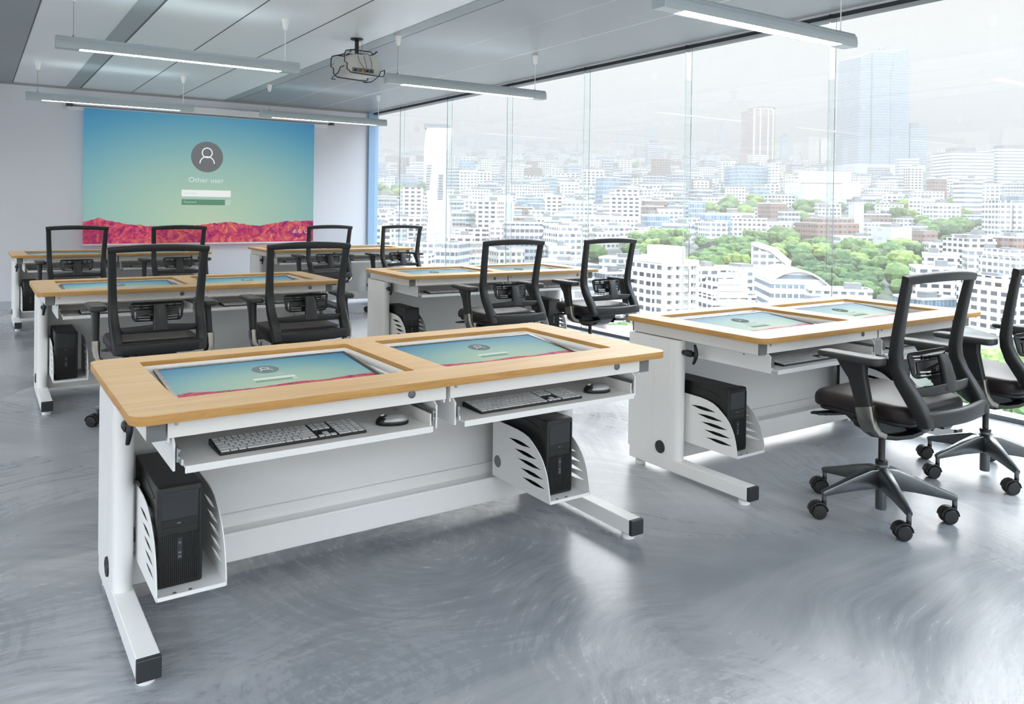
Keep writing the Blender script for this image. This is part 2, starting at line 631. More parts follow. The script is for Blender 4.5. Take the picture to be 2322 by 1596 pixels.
def finish(me, name, parent=None, smooth=None, bevel=0.0, bseg=2, recalc=True):
    if recalc:
        bm = bmesh.new()
        bm.from_mesh(me)
        bmesh.ops.recalc_face_normals(bm, faces=bm.faces)
        bm.to_mesh(me)
        bm.free()
    if smooth is not None:
        try:
            me.shade_smooth()
            me.set_sharp_from_angle(angle=math.radians(smooth))
        except Exception:
            pass
    o = bpy.data.objects.new(name, me)
    COL.objects.link(o)
    if parent is not None:
        o.parent = parent
    if bevel:
        b = o.modifiers.new('edge', 'BEVEL')
        b.width, b.segments, b.limit_method = bevel, bseg, 'ANGLE'
        b.angle_limit = math.radians(40)
    return o


def plate(name, loops, thick, mat, parent=None, matrix=None, bevel=0.0, smooth=None):
    """Flat sheet with real thickness from closed outlines (first outer, the rest holes)."""
    cu = bpy.data.curves.new(name, 'CURVE')
    cu.dimensions = '2D'
    cu.fill_mode = 'BOTH'
    cu.extrude = thick / 2
    for lp in loops:
        sp = cu.splines.new('POLY')
        sp.points.add(len(lp) - 1)
        for q, (x, y) in zip(sp.points, lp):
            q.co = (x, y, 0, 1)
        sp.use_cyclic_u = True
    tmp = bpy.data.objects.new(name, cu)
    COL.objects.link(tmp)
    dg = bpy.context.evaluated_depsgraph_get()
    me = bpy.data.meshes.new_from_object(tmp.evaluated_get(dg))
    bpy.data.objects.remove(tmp)
    bpy.data.curves.remove(cu)
    bm = bmesh.new()
    bm.from_mesh(me)
    bmesh.ops.remove_doubles(bm, verts=bm.verts, dist=1e-5)
    bm.to_mesh(me)
    bm.free()
    if matrix is not None:
        me.transform(matrix)
    me.materials.clear()
    for m in (mat if isinstance(mat, (list, tuple)) else [mat]):
        me.materials.append(m)
    me.name = name
    return finish(me, name, parent, smooth, bevel)


def text_mesh(name, body, size, mat, parent, matrix, thick=0.0006, align='CENTER', thin=0.0):
    cu = bpy.data.curves.new(name, 'FONT')
    cu.body = body
    cu.size = size
    cu.align_x = align
    cu.offset = -thin * size
    cu.extrude = thick / 2
    cu.resolution_u = 3
    tmp = bpy.data.objects.new(name, cu)
    COL.objects.link(tmp)
    dg = bpy.context.evaluated_depsgraph_get()
    me = bpy.data.meshes.new_from_object(tmp.evaluated_get(dg))
    bpy.data.objects.remove(tmp)
    bpy.data.curves.remove(cu)
    me.transform(matrix)
    me.materials.clear()
    me.materials.append(mat)
    return finish(me, name, parent)


def rrect(x0, x1, y0, y1, r, n=6):
    pts = []
    for cx, cy, a0 in ((x1 - r, y1 - r, 0), (x0 + r, y1 - r, PI / 2), (x0 + r, y0 + r, PI), (x1 - r, y0 + r, 1.5 * PI)):
        for j in range(n + 1):
            t = a0 + PI / 2 * j / n
            pts.append((cx + r * COS(t), cy + r * SIN(t)))
    return pts


def circ(cx, cy, r, n=24):
    return [(cx + r * COS(2 * PI * j / n), cy + r * SIN(2 * PI * j / n)) for j in range(n)]


def quad_sheet(name, corners, mat, parent, thick_dir=None, thick=0.0):
    """A rectangular sheet with UVs 0..1 on its face (corners: lower left, lower right, upper right, upper left)."""
    me = bpy.data.meshes.new(name)
    vs = [Vector(c) for c in corners]
    n = (vs[1] - vs[0]).cross(vs[3] - vs[0]).normalized()
    if thick:
        vs += [c - n * thick for c in vs]
        fs = [(0, 1, 2, 3), (7, 6, 5, 4), (0, 4, 5, 1), (1, 5, 6, 2), (2, 6, 7, 3), (3, 7, 4, 0)]
    else:
        fs = [(0, 1, 2, 3)]
    me.from_pydata([tuple(v) for v in vs], [], fs)
    uvl = me.uv_layers.new(name='UVMap')
    cuv = [(0, 0), (1, 0), (1, 1), (0, 1)]
    for p in me.polygons:
        for li in p.loop_indices:
            uvl.data[li].uv = cuv[me.loops[li].vertex_index % 4]
    me.materials.append(mat)
    me.update()
    return finish(me, name, parent, recalc=False)


def thing(name, label, cat, loc=(0, 0, 0), rz=0.0, group=None):
    o = bpy.data.objects.new(name, None)
    o.empty_display_size = 0.1
    COL.objects.link(o)
    o.location = loc
    o.rotation_euler = (0, 0, rz)
    return tag(o, label, cat, group)


def tag(o, label=None, cat=None, group=None, kind=None):
    if label:
        o['label'] = label
    if cat:
        o['category'] = cat
    if group:
        o['group'] = group
    if kind:
        o['kind'] = kind
    return o


def struct(o):
    o['kind'] = 'structure'
    return o





def kids(o):
    return list(o.children)


def copy_tree(o, parent=None, tree=None):
    c = o.copy()
    COL.objects.link(c)
    c.parent = parent
    for ch in kids(o):
        copy_tree(ch, c)
    return c


def copy_thing(o, loc, rz=0.0, label=None, group=None):
    c = copy_tree(o)
    c.location = loc
    c.rotation_euler = (0, 0, rz)
    tag(c, label, None, group)
    return c



# ------------------------------------------------------------------ the room
b = MB().box(LX - 0.2, GX + 0.14, RY - 0.2, WY + 0.2, -0.3, 0.0)
struct(b.build('floor', M_['floor']))
b = MB().box(LX - 0.2, GX + 0.14, RY - 0.2, WY + 0.2, CH, CH + 0.25)
struct(b.build('ceiling', M_['ceiling']))
b = MB().box(LX - 0.2, GX - 0.02, WY, WY + 0.2, 0, CH)
struct(b.build('wall_back', M_['wall']))
b = MB().box(LX - 0.2, LX, RY - 0.2, WY + 0.2, 0, 0.12).box(LX - 0.2, LX, RY - 0.2, WY + 0.2, CH - 0.12, CH)
ys = [RY, 0.6, 3.6, 6.6, 9.6, WY]
for y in ys:
    b.box(LX - 0.2, LX, y - 0.1, y + 0.1, 0.12, CH - 0.12)
struct(b.build('wall_left', M_['wall']))
for k in range(len(ys) - 1):  # unseen glazing, added to bring fill light from the left
    struct(MB().box(LX - 0.12, LX - 0.108, ys[k] + 0.1, ys[k + 1] - 0.1, 0.12, CH - 0.12).build('window_%d' % (k + 31), M_['pane']))
b = MB().box(LX - 0.2, GX + 0.14, RY - 0.2, RY, 0, 0.12).box(LX - 0.2, GX + 0.14, RY - 0.2, RY, CH - 0.12, CH)
for x in (LX - 0.2, LX + 1.9, LX + 4.1, LX + 6.3, GX - 0.06):
    b.box(x, x + 0.2, RY - 0.2, RY, 0.12, CH - 0.12)
struct(b.build('wall_rear', M_['wall']))
for k, (x0, x1) in enumerate(((LX, LX + 1.9), (LX + 2.1, LX + 4.1), (LX + 4.3, LX + 6.3), (LX + 6.5, GX - 0.06))):  # unseen rear glazing, added to brighten faces turned to the viewpoint
    struct(MB().box(x0, x1, RY - 0.12, RY - 0.108, 0.12, CH - 0.12).build('window_%d' % (k + 21), M_['pane']))

tn = [0]


def trim(mat, *boxes, bevel=0.0):
    tn[0] += 1
    m = MB()
    for bx in boxes:
        m.box(*bx)
    o = m.build('trim_%d' % tn[0], mat, bevel=bevel)
    return struct(o)


# lowered grey soffit along the left, flush strips and joints of the panel ceiling
trim(M_['soffit'], (LX, 0.425, RY, WY, CH - 0.006, CH))
trim(M_['strip'], (1.05, 1.215, RY, WY, CH - 0.004, CH))
trim(M_['seam'], (1.215, 1.235, RY, WY, CH - 0.003, CH))
trim(M_['strip'], (3.14, 3.285, RY, WY, CH - 0.004, CH))
trim(M_['seam'], (3.285, 3.30, RY, WY, CH - 0.003, CH))
for x0, x1 in ((3.303, 3.957), (3.969, 4.622), (4.640, GX - 0.06)):  # darker colour carries the shade of the ceiling near the windows
    trim(M_['panel_shade_tone'], (x0, x1, RY, WY, CH - 0.0015, CH))
trim(M_['seam'], (0.425, 0.437, RY, WY, CH - 0.003, CH))
for x in (1.87, 2.51):
    trim(M_['seam'], (x - 0.005, x + 0.005, RY, WY, CH - 0.002, CH))
trim(M_['pale_seam'], (4.625, 4.637, RY, WY, CH - 0.002, CH))
trim(M_['pale_seam'], (3.96, 3.966, RY, WY, CH - 0.002, CH))
# window head, ceiling edge line, sill and the jamb at the back wall
trim(M_['frame_dark'], (GX - 0.03, GX + 0.10, RY, WY, CH - 0.045, CH))
trim(M_['pale_seam'], (GX - 0.055, GX - 0.03, RY, WY, CH - 0.012, CH))
trim(M_['alu'], (GX - 0.05, GX + 0.10, RY, WY, 0.0, 0.03))
trim(simple('pale_blue_jamb', srgb(140, 170, 200), 0.4, 0.0, 0.5, 0.005), (GX - 0.11, GX + 0.06, WY - 0.06, WY + 0.01, 0.03, CH))
trim(M_['soffit'], (LX, GX - 0.11, WY - 0.012, WY, CH - 0.03, CH))

# the glass wall: one pane per bay, a glass fin standing at each joint
joints = [WY - 0.06, 11.28, 9.79, 8.27, 6.76, 5.27, 3.76, 2.26, 0.77, -0.72, RY]
for k in range(len(joints) - 1):
    y1, y0 = joints[k], joints[k + 1]
    p = MB().box(GX, GX + 0.012, y0 + 0.004, y1 - 0.004, 0.03, CH - 0.045).build('window_%d' % (k + 1), M_['pane'])
    struct(p)
    if k < len(joints) - 2:
        MB().box(GX - 0.080, GX - 0.005, y0 - 0.007, y0 + 0.007, 0.03, CH - 0.02).build('glass_fin', M_['fin'], p)

# ------------------------------------------------------------------ projection screen on the back wall
SX0, SX1, SZ0, SZ1, SY = 1.259, 4.527, 0.748, 2.62, WY - 0.095


def login_parts(parent, x0, x1, z0, z1, put, small=False):
    """Sign-in icon, name, two fields and status marks lying on a screen; put(u, v, lift) -> matrix at a screen point."""
    W, Hh = x1 - x0, z1 - z0
    r = 0.070 * W
    t = 0.0008
    plate('user_icon', [circ(0, 0, r, 40)], t, M_['icon_soft' if small else 'icon_grey'], parent, put(0.498, 0.680, 1))
    head = [(0.31 * r * COS(a), 0.31 * r * SIN(a) + 0.27 * r) for a in [2 * PI * j / 28 for j in range(29)]]
    line = MB()
    line.tube([(x, y, 0) for x, y in head[:-1]], 0.035 * r, 5, True)
    sh = [(0.45 * r * COS(a), 0.45 * r * SIN(a) - 0.43 * r, 0) for a in [PI * j / 20 for j in range(21)]]
    line.tube(sh, 0.035 * r, 5)
    g = line.build('user_outline', M_['icon_white'], parent)
    g.data.transform(Matrix.Diagonal((1, 1, 0.15, 1)))
    g.data.transform(put(0.498, 0.680, 2))
    text_mesh('user_text', 'Other user', 0.059 * Hh, M_['text_soft' if small else 'icon_white'], parent, put(0.495, 0.477, 2), thin=0.016)
    fw, fh = 0.107 * W, 0.026 * Hh
    plate('name_field', [rrect(-fw, fw, -fh, fh, 0.1 * fh, 1)], t, M_['field_soft' if small else 'field_white'], parent, put(0.497, 0.390, 1))
    plate('password_field', [rrect(-fw, fw * 0.76, -fh * 0.85, fh * 0.85, 0.1 * fh, 1)], t, M_['green_soft' if small else 'field_green'], parent, put(0.497, 0.320, 1))
    plate('submit_button', [rrect(fw * 0.78, fw, -fh * 0.85, fh * 0.85, 0.1 * fh, 1)], t, M_['field_pale'], parent, put(0.497, 0.320, 1))
    if small:
        return
    text_mesh('password_text', 'Password', 0.024 * Hh, M_['field_pale'], parent, put(0.399, 0.313, 2), align='LEFT')
    text_mesh('name_text', 'User name', 0.022 * Hh, M_['field_hint'], parent, put(0.399, 0.384, 2), align='LEFT')
    rr = 0.0138 * Hh
    wf = MB()
    for q in (0.35, 0.6, 0.85, 1.1):
        wf.tube([(-rr * 2 * q * COS(a) * 0.9 + rr, rr * 2 * q * SIN(a) - rr, 0) for a in [PI / 2 * j / 8 for j in range(9)]], rr * 0.11, 4)
    ob = wf.build('wifi_icon', M_['icon_white'], parent)
    ob.data.transform(Matrix.Diagonal((1, 1, 0.1, 1)))
    ob.data.transform(put(0.905, 0.085, 2))
    ac = MB()
    ac.tube([(rr * 0.95 * COS(a), rr * 0.95 * SIN(a), 0) for a in [2 * PI * j / 20 + 0.9 for j in range(17)]], rr * 0.14, 4)
    ac.tube([(0, rr * 0.5, 0), (0, 0, 0), (rr * 0.55, 0, 0)], rr * 0.12, 4)
    ob = ac.build('access_icon', M_['icon_white'], parent)
    ob.data.transform(Matrix.Diagonal((1, 1, 0.1, 1)))
    ob.data.transform(put(0.934, 0.087, 2))
    pw = MB()
    pw.tube([(rr * 0.95 * SIN(a), rr * 0.95 * COS(a), 0) for a in [0.6 + (2 * PI - 1.2) * j / 20 for j in range(21)]], rr * 0.14, 4)
    pw.tube([(0, rr * 1.1, 0), (0, rr * 0.2, 0)], rr * 0.12, 4)
    ob = pw.build('power_icon', M_['icon_white'], parent)
    ob.data.transform(Matrix.Diagonal((1, 1, 0.1, 1)))
    ob.data.transform(put(0.963, 0.087, 2))


ps = thing('projection_screen', 'pull-down projection screen showing a sign-in page over red mountains', 'projection screen',
           ((SX0 + SX1) / 2, SY, SZ0))
O = Vector(ps.location)


def rel(x, y, z):
    return Vector((x, y, z)) - O


sheet = quad_sheet('screen_sheet', [rel(SX0, SY, SZ0), rel(SX1, SY, SZ0), rel(SX1, SY, SZ1), rel(SX0, SY, SZ1)], M_['wall_picture'], ps, thick=0.003)


def put_wall(u, v, lift):
    p = rel(SX0 + u * (SX1 - SX0), SY - 0.0015 * lift, SZ0 + v * (SZ1 - SZ0))
    return Matrix.Translation(p) @ Matrix.Rotation(PI / 2, 4, 'X')


login_parts(sheet, SX0, SX1, SZ0, SZ1, put_wall)
m = MB().box(SX0, SX1, SY - 0.004, SY + 0.008, SZ0 - 0.022, SZ0)
m.v = [tuple(Vector(p) - O) for p in m.v]
m.build('bottom_bar', M_['casing'], ps, bevel=0.003)
m = MB().box(1.06, 4.80, WY - 0.075, WY - 0.002, 2.655, 2.755).box(1.06, 4.76, WY - 0.075, WY - 0.002, 2.58, 2.635)
m.v = [tuple(Vector(p) - O) for p in m.v]
m.build('roller_casing', M_['casing'], ps, bevel=0.006)
for x in (1.05, 4.79):
    m = MB().box(x, x + 0.075, WY - 0.095, WY - 0.001, 2.63, 2.70)
    m.v = [tuple(Vector(p) - O) for p in m.v]
    m.build('end_bracket', M_['frame_dark'], ps, bevel=0.004)

# ------------------------------------------------------------------ pendant lights


def pendant(x0, x1, y, z, label):
    L = x1 - x0
    t = thing('pendant_light', label, 'ceiling light', ((x0 + x1) / 2, y, z), 0, 'long pendant tube lights')
    # extruded housing: rounded shoulders, open below
    prof = [(-0.048, 0.0), (-0.052, 0.03), (-0.046, 0.062), (-0.030, 0.088), (-0.024, 0.090), (-0.024, 0.078), (0.024, 0.078), (0.024, 0.090), (0.030, 0.088), (0.046, 0.062), (0.052, 0.03), (0.048, 0.0),
            (0.040, 0.004), (0.040, 0.02), (-0.040, 0.02), (-0.040, 0.004)]
    h = MB().loft([[(sx, py, pz) for py, pz in prof] for sx in (-L / 2 + 0.012, L / 2 - 0.012)])
    for zz in (0.03, 0.062):
        h.box(-L / 2 + 0.012, L / 2 - 0.012, -0.0535, -0.0505, zz - 0.002, zz + 0.002)
    h.build('housing', M_['light_housing'], t, smooth=40)
    solid = prof[:5] + prof[7:12]
    for sx in (-1, 1):
        c = MB().loft([[(sx * (L / 2 - 0.012), py * 1.02, pz * 1.01) for py, pz in solid], [(sx * L / 2, py * 0.96, pz * 0.98 + 0.001) for py, pz in solid]])
        c.box(*sorted((sx * (L / 2 - 0.155), sx * (L / 2 - 0.011))), -0.040, 0.040, 0.001, 0.02)
        c.build('end_cap', M_['light_housing'], t, smooth=40)
    lv = MB().box(-L / 2 + 0.156, L / 2 - 0.156, -0.0385, 0.0385, 0.006, 0.0195)
    lv.build('diffuser', M_['tube_light'], t)
    lo = MB()
    n = int((L - 0.33) / 0.03)
    for k in range(n + 1):
        x = -L / 2 + 0.165 + k * (L - 0.33) / n
        lo.box(x - 0.0012, x + 0.0012, -0.0385, 0.0385, -0.001, 0.006)
    lo.build('louvre', M_['white_plastic'], t)
    up = MB().box(-L / 2 + 0.2, L / 2 - 0.2, -0.020, 0.020, 0.0785, 0.082)
    up.build('uplight_slot', M_['uplight'], t)
    for sx in (-1, 1):
        cx = sx * (L / 2 - 0.115)
        top = CH - z
        cb = MB().cyl((cx, 0, 0.09), (cx, 0, top - 0.04), 0.0018 if sx < 0 else 0.0032, n=6)
        cb.lathe([(0.001, 0), (0.007, 0.0), (0.007, 0.015), (0.003, 0.02)], (cx, 0, 0.088))
        c = cb.build('suspension_cable', M_['slide'] if sx < 0 else M_['white_plastic'], t, smooth=40)
        cup = MB().lathe([(0.004, -0.095), (0.015, -0.09), (0.021, -0.072), (0.028, -0.03), (0.031, -0.006), (0.030, 0.0)], (cx, 0, top))
        cup.build('ceiling_cup', M_['white_plastic'], c, smooth=50)
    return t


pendant(0.49, 2.29, 6.65, 2.452, 'grey pendant tube light at upper left, second one out from the projection screen')
pendant(0.485, 2.26, 10.42, 2.468, 'grey pendant tube light just in front of the left half of the projection screen')
pendant(3.09, 4.87, 10.42, 2.468, 'grey pendant tube light before the right end of the projection screen')
pendant(3.10, 4.88, 6.64, 2.452, 'grey pendant tube light hanging right of the ceiling projector')
pendant(2.99, 4.72, 3.06, 2.405, 'nearest grey pendant tube light, top right before the windows')
pendant(0.49, 2.29, 3.06, 2.405, 'added fill pendant light, unseen above the top edge of the picture')  # out-of-view lamp, added for more light on the front desks
for y in (3.06, 6.65, 10.42):  # unseen lamps added to brighten the left side of the room
    pendant(-2.2, -0.4, y, 2.45, 'added fill pendant light, unseen off to the left of the picture')
for x0, x1 in ((0.49, 2.29), (2.99, 4.72), (-2.2, -0.4)):  # unseen lamps added to light the desks from the front
    pendant(x0, x1, -0.6, 2.405, 'added fill pendant light, unseen over the aisle behind the viewpoint')

# ------------------------------------------------------------------ ceiling projector
pj = thing('projector', 'pale grey projector in a black wire cage under the ceiling', 'projector', (2.975, 7.02, 2.54))


def pill(w, h, y, cx=0.0, cz=0.0, n=10):
    r = h / 2
    pts = [(cx + (w / 2 - r) + r * SIN(a), y, cz + r - r * COS(a)) for a in [PI * j / n for j in range(n + 1)]]
    pts += [(cx - (w / 2 - r) - r * SIN(a), y, cz + r + r * COS(a)) for a in [PI * j / n for j in range(n + 1)]]
    return pts


m = MB().loft([pill(0.30, 0.15, -0.165, 0.01, 0.02), pill(0.345, 0.185, -0.155, 0.01, 0.0), pill(0.36, 0.19, -0.10, 0.005, 0.0), pill(0.36, 0.19, 0.08, 0, 0), pill(0.33, 0.165, 0.15, 0, 0.01), pill(0.24, 0.11, 0.175, 0, 0.035)])
m.build('body', M_['projector'], pj, smooth=35)
m = MB().lathe([(0.001, 0.02), (0.05, 0.0), (0.05, -0.02), (0.035, -0.024), (0.035, 0.0)], (0.09, 0.19, 0.10), (0, 1, 0))
m.build('lens', M_['black'], pj, smooth=40)
m = MB().box(-0.11, 0.10, -0.170, -0.154, 0.022, 0.060)
pp = m.build('port_panel', M_['grey_cap'], pj, bevel=0.002)
for x, mt, nm in ((-0.035, 'red_plug', 'red_plug'), (-0.015, 'yellow_plug', 'yellow_plug'), (-0.085, 'black', 'power_plug'), (0.03, 'black', 'video_plug'), (0.07, 'black', 'round_plug')):
    MB().cyl((x, -0.17, 0.036), (x, -0.19, 0.036), 0.008, n=10).build(nm, M_[mt], pp)
for x, x2 in ((-0.02, -0.06), (0.01, 0.0), (0.06, 0.06)):
    m = MB().tube([(x, -0.19, 0.036), (x + 0.005, -0.20, 0.06), (x2 + 0.01, -0.19, 0.11), (x2, -0.165, 0.17), (x2 + 0.01, -0.10, 0.212), (x2 * 0.4, -0.02, 0.215)], 0.003, 6)
    m.build('cable', M_['grey_cap'], pj, smooth=60)
m = MB().lathe([(0.001, 0), (0.058, 0), (0.058, 0.012), (0.03, 0.02), (0.018, 0.022), (0.018, 0.001)], (0, 0, CH - 2.54), (0, 0, -1))
m.cyl((0, 0, 0.205), (0, 0, CH - 2.545), 0.019, n=14)
m.box(-0.10, 0.12, -0.03, 0.03, 0.194, 0.208)
m.build('ceiling_mount', M_['black'], pj, smooth=40)
m = MB().tube([(0.02, 0, 0.36 - 0.015), (0.05, 0, 0.33), (0.055, 0, 0.28), (0.03, 0, 0.22)], 0.002, 5)
m.build('mount_cable', M_['black'], pj)
cg = MB()
hw = 0.195
for y in (-0.185, 0.17):
    w2 = hw if y < 0 else hw - 0.01
    cg.tube([(-0.10, y * 0.4, 0.212), (-0.13, y, 0.215), (-w2 + 0.01, y, 0.20), (-w2, y, 0.17), (-w2, y, 0.10), (-w2 + 0.025, y, 0.09), (-w2 + 0.025, y, 0.04), (-w2 + 0.06, y, 0.01),
             (0.10, y, 0.0), (w2 - 0.01, y, 0.0), (w2 + 0.005, y, 0.02), (w2 + 0.005, y, 0.06)], 0.0052, 6)
    cg.tube([(-0.13, y, 0.215), (0.06, y, 0.215), (0.075, y, 0.20), (0.10, y, 0.20), (0.11, y, 0.222), (0.125, y, 0.222), (0.125, y * 0.5, 0.212)], 0.0052, 6)
for x in (-hw - 0.005, hw + 0.005):
    cg.tube([(x, -0.185, 0.06), (x, -0.1, 0.06), (x, -0.06, 0.02), (x, 0.10, -0.012), (x * 0.9, 0.17, -0.012), (x * 0.7, 0.17, -0.012)], 0.0052, 6)
cg.tube([(0.12, -0.09, 0.212), (0.12, 0.06, 0.212)], 0.0052, 6)
cg.build('wire_cage', M_['black'], pj, smooth=60)

# ------------------------------------------------------------------ computer desks (local origin: front left corner of the top)
DL, DW, DT = 1.951, 0.90, 0.78
LEGX = (0.035, DL - 0.098)


def make_desk(label):
    t = thing('computer_desk', label, 'desk', (0, 0, 0), 0, 'two-seat computer desks')
    # top with two openings
    loops = [rrect(0, DL, 0, DW, 0.045, 7)]
    for x0, x1 in ((0.145, 0.915), (1.038, 1.808)):
        loops.append(rrect(x0, x1, 0.175, 0.785, 0.012, 3))
    tp = plate('tabletop', loops, 0.026, [M_['wood'], M_['wood_edge']], t, Matrix.Translation((0, 0, DT - 0.013)))
    for p in tp.data.polygons:
        if abs(p.normal.z) < 0.5:
            p.material_index = 1
    bv = tp.modifiers.new('edge', 'BEVEL')
    bv.width, bv.segments, bv.limit_method, bv.angle_limit = 0.002, 2, 'ANGLE', math.radians(60)

    # rails running front to back under the top, grey end caps
    for i, x in enumerate((0.049, DL - 0.097)):
        r = MB().box(x, x + 0.048, 0.066, DW - 0.02, 0.694, 0.7535).build('side_rail', M_['white_metal'], t, bevel=0.002)
        MB().box(x - 0.0006, x + 0.0486, 0.058, 0.068, 0.6935, 0.7538).build('end_cap', M_['grey_cap'], r, bevel=0.002)
        MB().box(x - 0.0006, x + 0.0486, DW - 0.022, DW - 0.012, 0.6935, 0.7538).build('end_cap', M_['grey_cap'], r, bevel=0.002)

    # legs
    for i, x in enumerate(LEGX):
        w = 0.063
        n = 10
        prof = [(0, 0.895), (0, 0.57)] + [(w / 2 - w / 2 * COS(a), 0.57 - 0.036 * SIN(a)) for a in [PI * j / n for j in range(1, n)]] + [(w, 0.57), (w, 0.895)]
        lg = MB().loft([[(x + a, b_, z) for a, b_ in prof] for z in (0.088, 0.69)]).build('leg', M_['white_metal'], t, smooth=40)
        out = x - 0.001 if i == 0 else x + w + 0.001
        sgn = -1 if i == 0 else 1
        q = sorted((x if i == 0 else x + w, out))
        MB().box(q[0], q[1], 0.715, 0.893, 0.105, 0.676).build('cover_plate', M_['white_metal'], lg, bevel=0.001)
        MB().box(q[0], q[1], 0.60, 0.711, 0.105, 0.676).build('cover_plate', M_['white_metal'], lg, bevel=0.001)
        MB().lathe([(0.001, 0.004), (0.022, 0.004), (0.024, 0.007), (0.031, 0.006), (0.033, 0.0)], (out, 0.655, 0.135), (sgn, 0, 0), 24).build('cable_port', M_['dark_cap'], lg, smooth=40)
        # foot
        f = MB().box(x, x + w, 0.105, 0.885, 0.028, 0.0885).build('foot', M_['white_metal'], lg, bevel=0.003)
        MB().box(x - 0.0008, x + w + 0.0008, 0.088, 0.107, 0.0272, 0.0893).build('foot_cap', M_['dark_cap'], lg, bevel=0.003)
        for y in (0.145, 0.83):
            MB().lathe([(0.001, 0.0), (0.025, 0.0), (0.026, 0.004), (0.026, 0.018), (0.022, 0.021), (0.014, 0.022), (0.014, 0.03)], (x + w / 2, y, 0), n=22).build('levelling_foot', M_['white_plastic'], lg, smooth=40)
        if i == 0:
            k = MB().cyl((x + w / 2, 0.540, 0.632), (x + w / 2, 0.468, 0.632), 0.013, n=14)
            k.lathe([(0.001, 0), (0.017, 0), (0.017, 0.03), (0.013, 0.034), (0.001, 0.034)], (x + w / 2, 0.515, 0.632), (0, -1, 0), 14)
            pts, ws, ds = [], [], []
            for j in range(9):
                s_ = -1 + j / 4.0
                pts.append((x + w / 2 + 0.004 * s_, 0.462 - 0.014 * (1 - s_ * s_) + 0.004, 0.632 + 0.047 * s_))
                ws.append(0.020 - 0.007 * abs(s_))
                ds.append(0.022 - 0.011 * abs(s_))
            k.bar(pts, ws, ds, (1, 0, 0), 0.8)
            k.build('clamp_knob', M_['black'], lg, smooth=50)

    # modesty panel, trough and cross beam between the legs
    xa, xb = LEGX[0] + 0.063, LEGX[1]
    MB().box(xa, xb, 0.752, 0.764, 0.195, 0.690).build('modesty_panel', M_['white_metal'], t, bevel=0.001)
    MB().loft([[(x, y, z) for y, z in ((0.765, 0.195), (0.740, 0.195), (0.738, 0.165), (0.735, 0.150), (0.662, 0.130), (0.655, 0.162), (0.645, 0.162), (0.640, 0.155), (0.640, 0.060), (0.765, 0.060))] for x in (xa, xb)]).build('cross_beam', M_['white_metal'], t, bevel=0.002)

    for s, x0 in enumerate((0.102, 0.990)):
        W = 0.872
        # sheet-metal housing that carries the monitor: front apron, sides, back and bottom
        h = MB()
        h.box(x0, x0 + W, 0.060, 0.066, 0.698, 0.7535)
        h.box(x0, x0 + 0.006, 0.066, 0.80, 0.685, 0.7535)
        h.box(x0 + W - 0.006, x0 + W, 0.066, 0.80, 0.685, 0.7535)
        h.box(x0, x0 + W, 0.80, 0.806, 0.685, 0.7535)
        h.box(x0 + 0.006, x0 + W - 0.006, 0.12, 0.80, 0.685, 0.690)
        h.box(x0 + 0.006, x0 + W - 0.006, 0.066, 0.125, 0.698, 0.704)
        ho = h.build('monitor_housing', M_['white_metal'], t)
        mc = (0.523, 1.417)[s]
        plate('infill_frame', [rrect(x0 + 0.007, x0 + W - 0.007, 0.13, 0.799, 0.002, 1), rrect(mc - 0.374, mc + 0.374, 0.285, 0.709, 0.02, 4)], 0.003, M_['white_metal'], ho, Matrix.Translation((0, 0, 0.7335)))
        ox0, ox1 = ((0.145, 0.915), (1.038, 1.808))[s]
        plate('opening_collar', [rrect(ox0 - 0.001, ox1 + 0.001, 0.174, 0.786, 0.012, 3), rrect(ox0 + 0.002, ox1 - 0.002, 0.177, 0.783, 0.010, 3)], 0.032, M_['white_metal'], ho, Matrix.Translation((0, 0, 0.7475)))
        lx = x0 + W - 0.128
        MB().lathe([(0.001, 0.004), (0.010, 0.004), (0.0125, 0.003), (0.0135, 0.0)], (lx, 0.060, 0.729), (0, -1, 0), 20).build('lock', M_['alu'], ho, smooth=40)
        MB().lathe([(0.001, 0.003), (0.0045, 0.003), (0.005, 0.0)], (x0 + 0.022, 0.060, 0.735), (0, -1, 0), 12).build('screw', M_['slide'], ho)
        # keyboard tray on slides
        a, c = x0 + 0.024, x0 + W - 0.048
        tr = MB()
        tr.box(a + 0.016, c - 0.016, 0.03, 0.36, 0.6165, 0.622)
        tr.box(a + 0.016, c - 0.016, 0.028, 0.034, 0.603, 0.6235)
        tr.box(c - 0.020, c - 0.014, 0.045, 0.36, 0.6165, 0.660)
        tr.box(a + 0.012, a + 0.018, 0.06, 0.36, 0.6165, 0.634)
        tr.box(a + 0.016, c - 0.016, 0.355, 0.361, 0.6165, 0.664)
        to = tr.build('keyboard_tray', M_['white_metal'], t, bevel=0.0012)
        for px_, qx in ((a - 0.012, a - 0.006), (c + 0.004, c + 0.010)):
            pr = [(0.050, 0.608), (0.050, 0.684), (0.070, 0.697), (0.50, 0.697), (0.50, 0.608)]
            br = MB().loft([[(xx, y, z) for y, z in pr] for xx in (px_, qx)]).build('slide_bracket', M_['white_metal'], to)
            MB().lathe([(0.001, 0.0015), (0.003, 0.0015), (0.0035, 0)], (px_, 0.20, 0.672), (-1, 0, 0), 10).build('rivet', M_['black'], br)
        for sx in (a - 0.004, c - 0.012):
            sl = MB().box(sx, sx + 0.004, 0.04, 0.42, 0.634, 0.672).box(sx + 0.004, sx + 0.010, 0.044, 0.42, 0.640, 0.648).box(sx + 0.004, sx + 0.010, 0.044, 0.42, 0.660, 0.668)
            sl.build('slide_rail', M_['slide'], to)
        # computer holder: two cheek plates with slots on a lipped base
        hx0, hx1 = (0.106, 0.308) if s == 0 else (1.540, 1.745)
        th = 0.004
        yb, yf, zb = 0.64, 0.215, 0.176
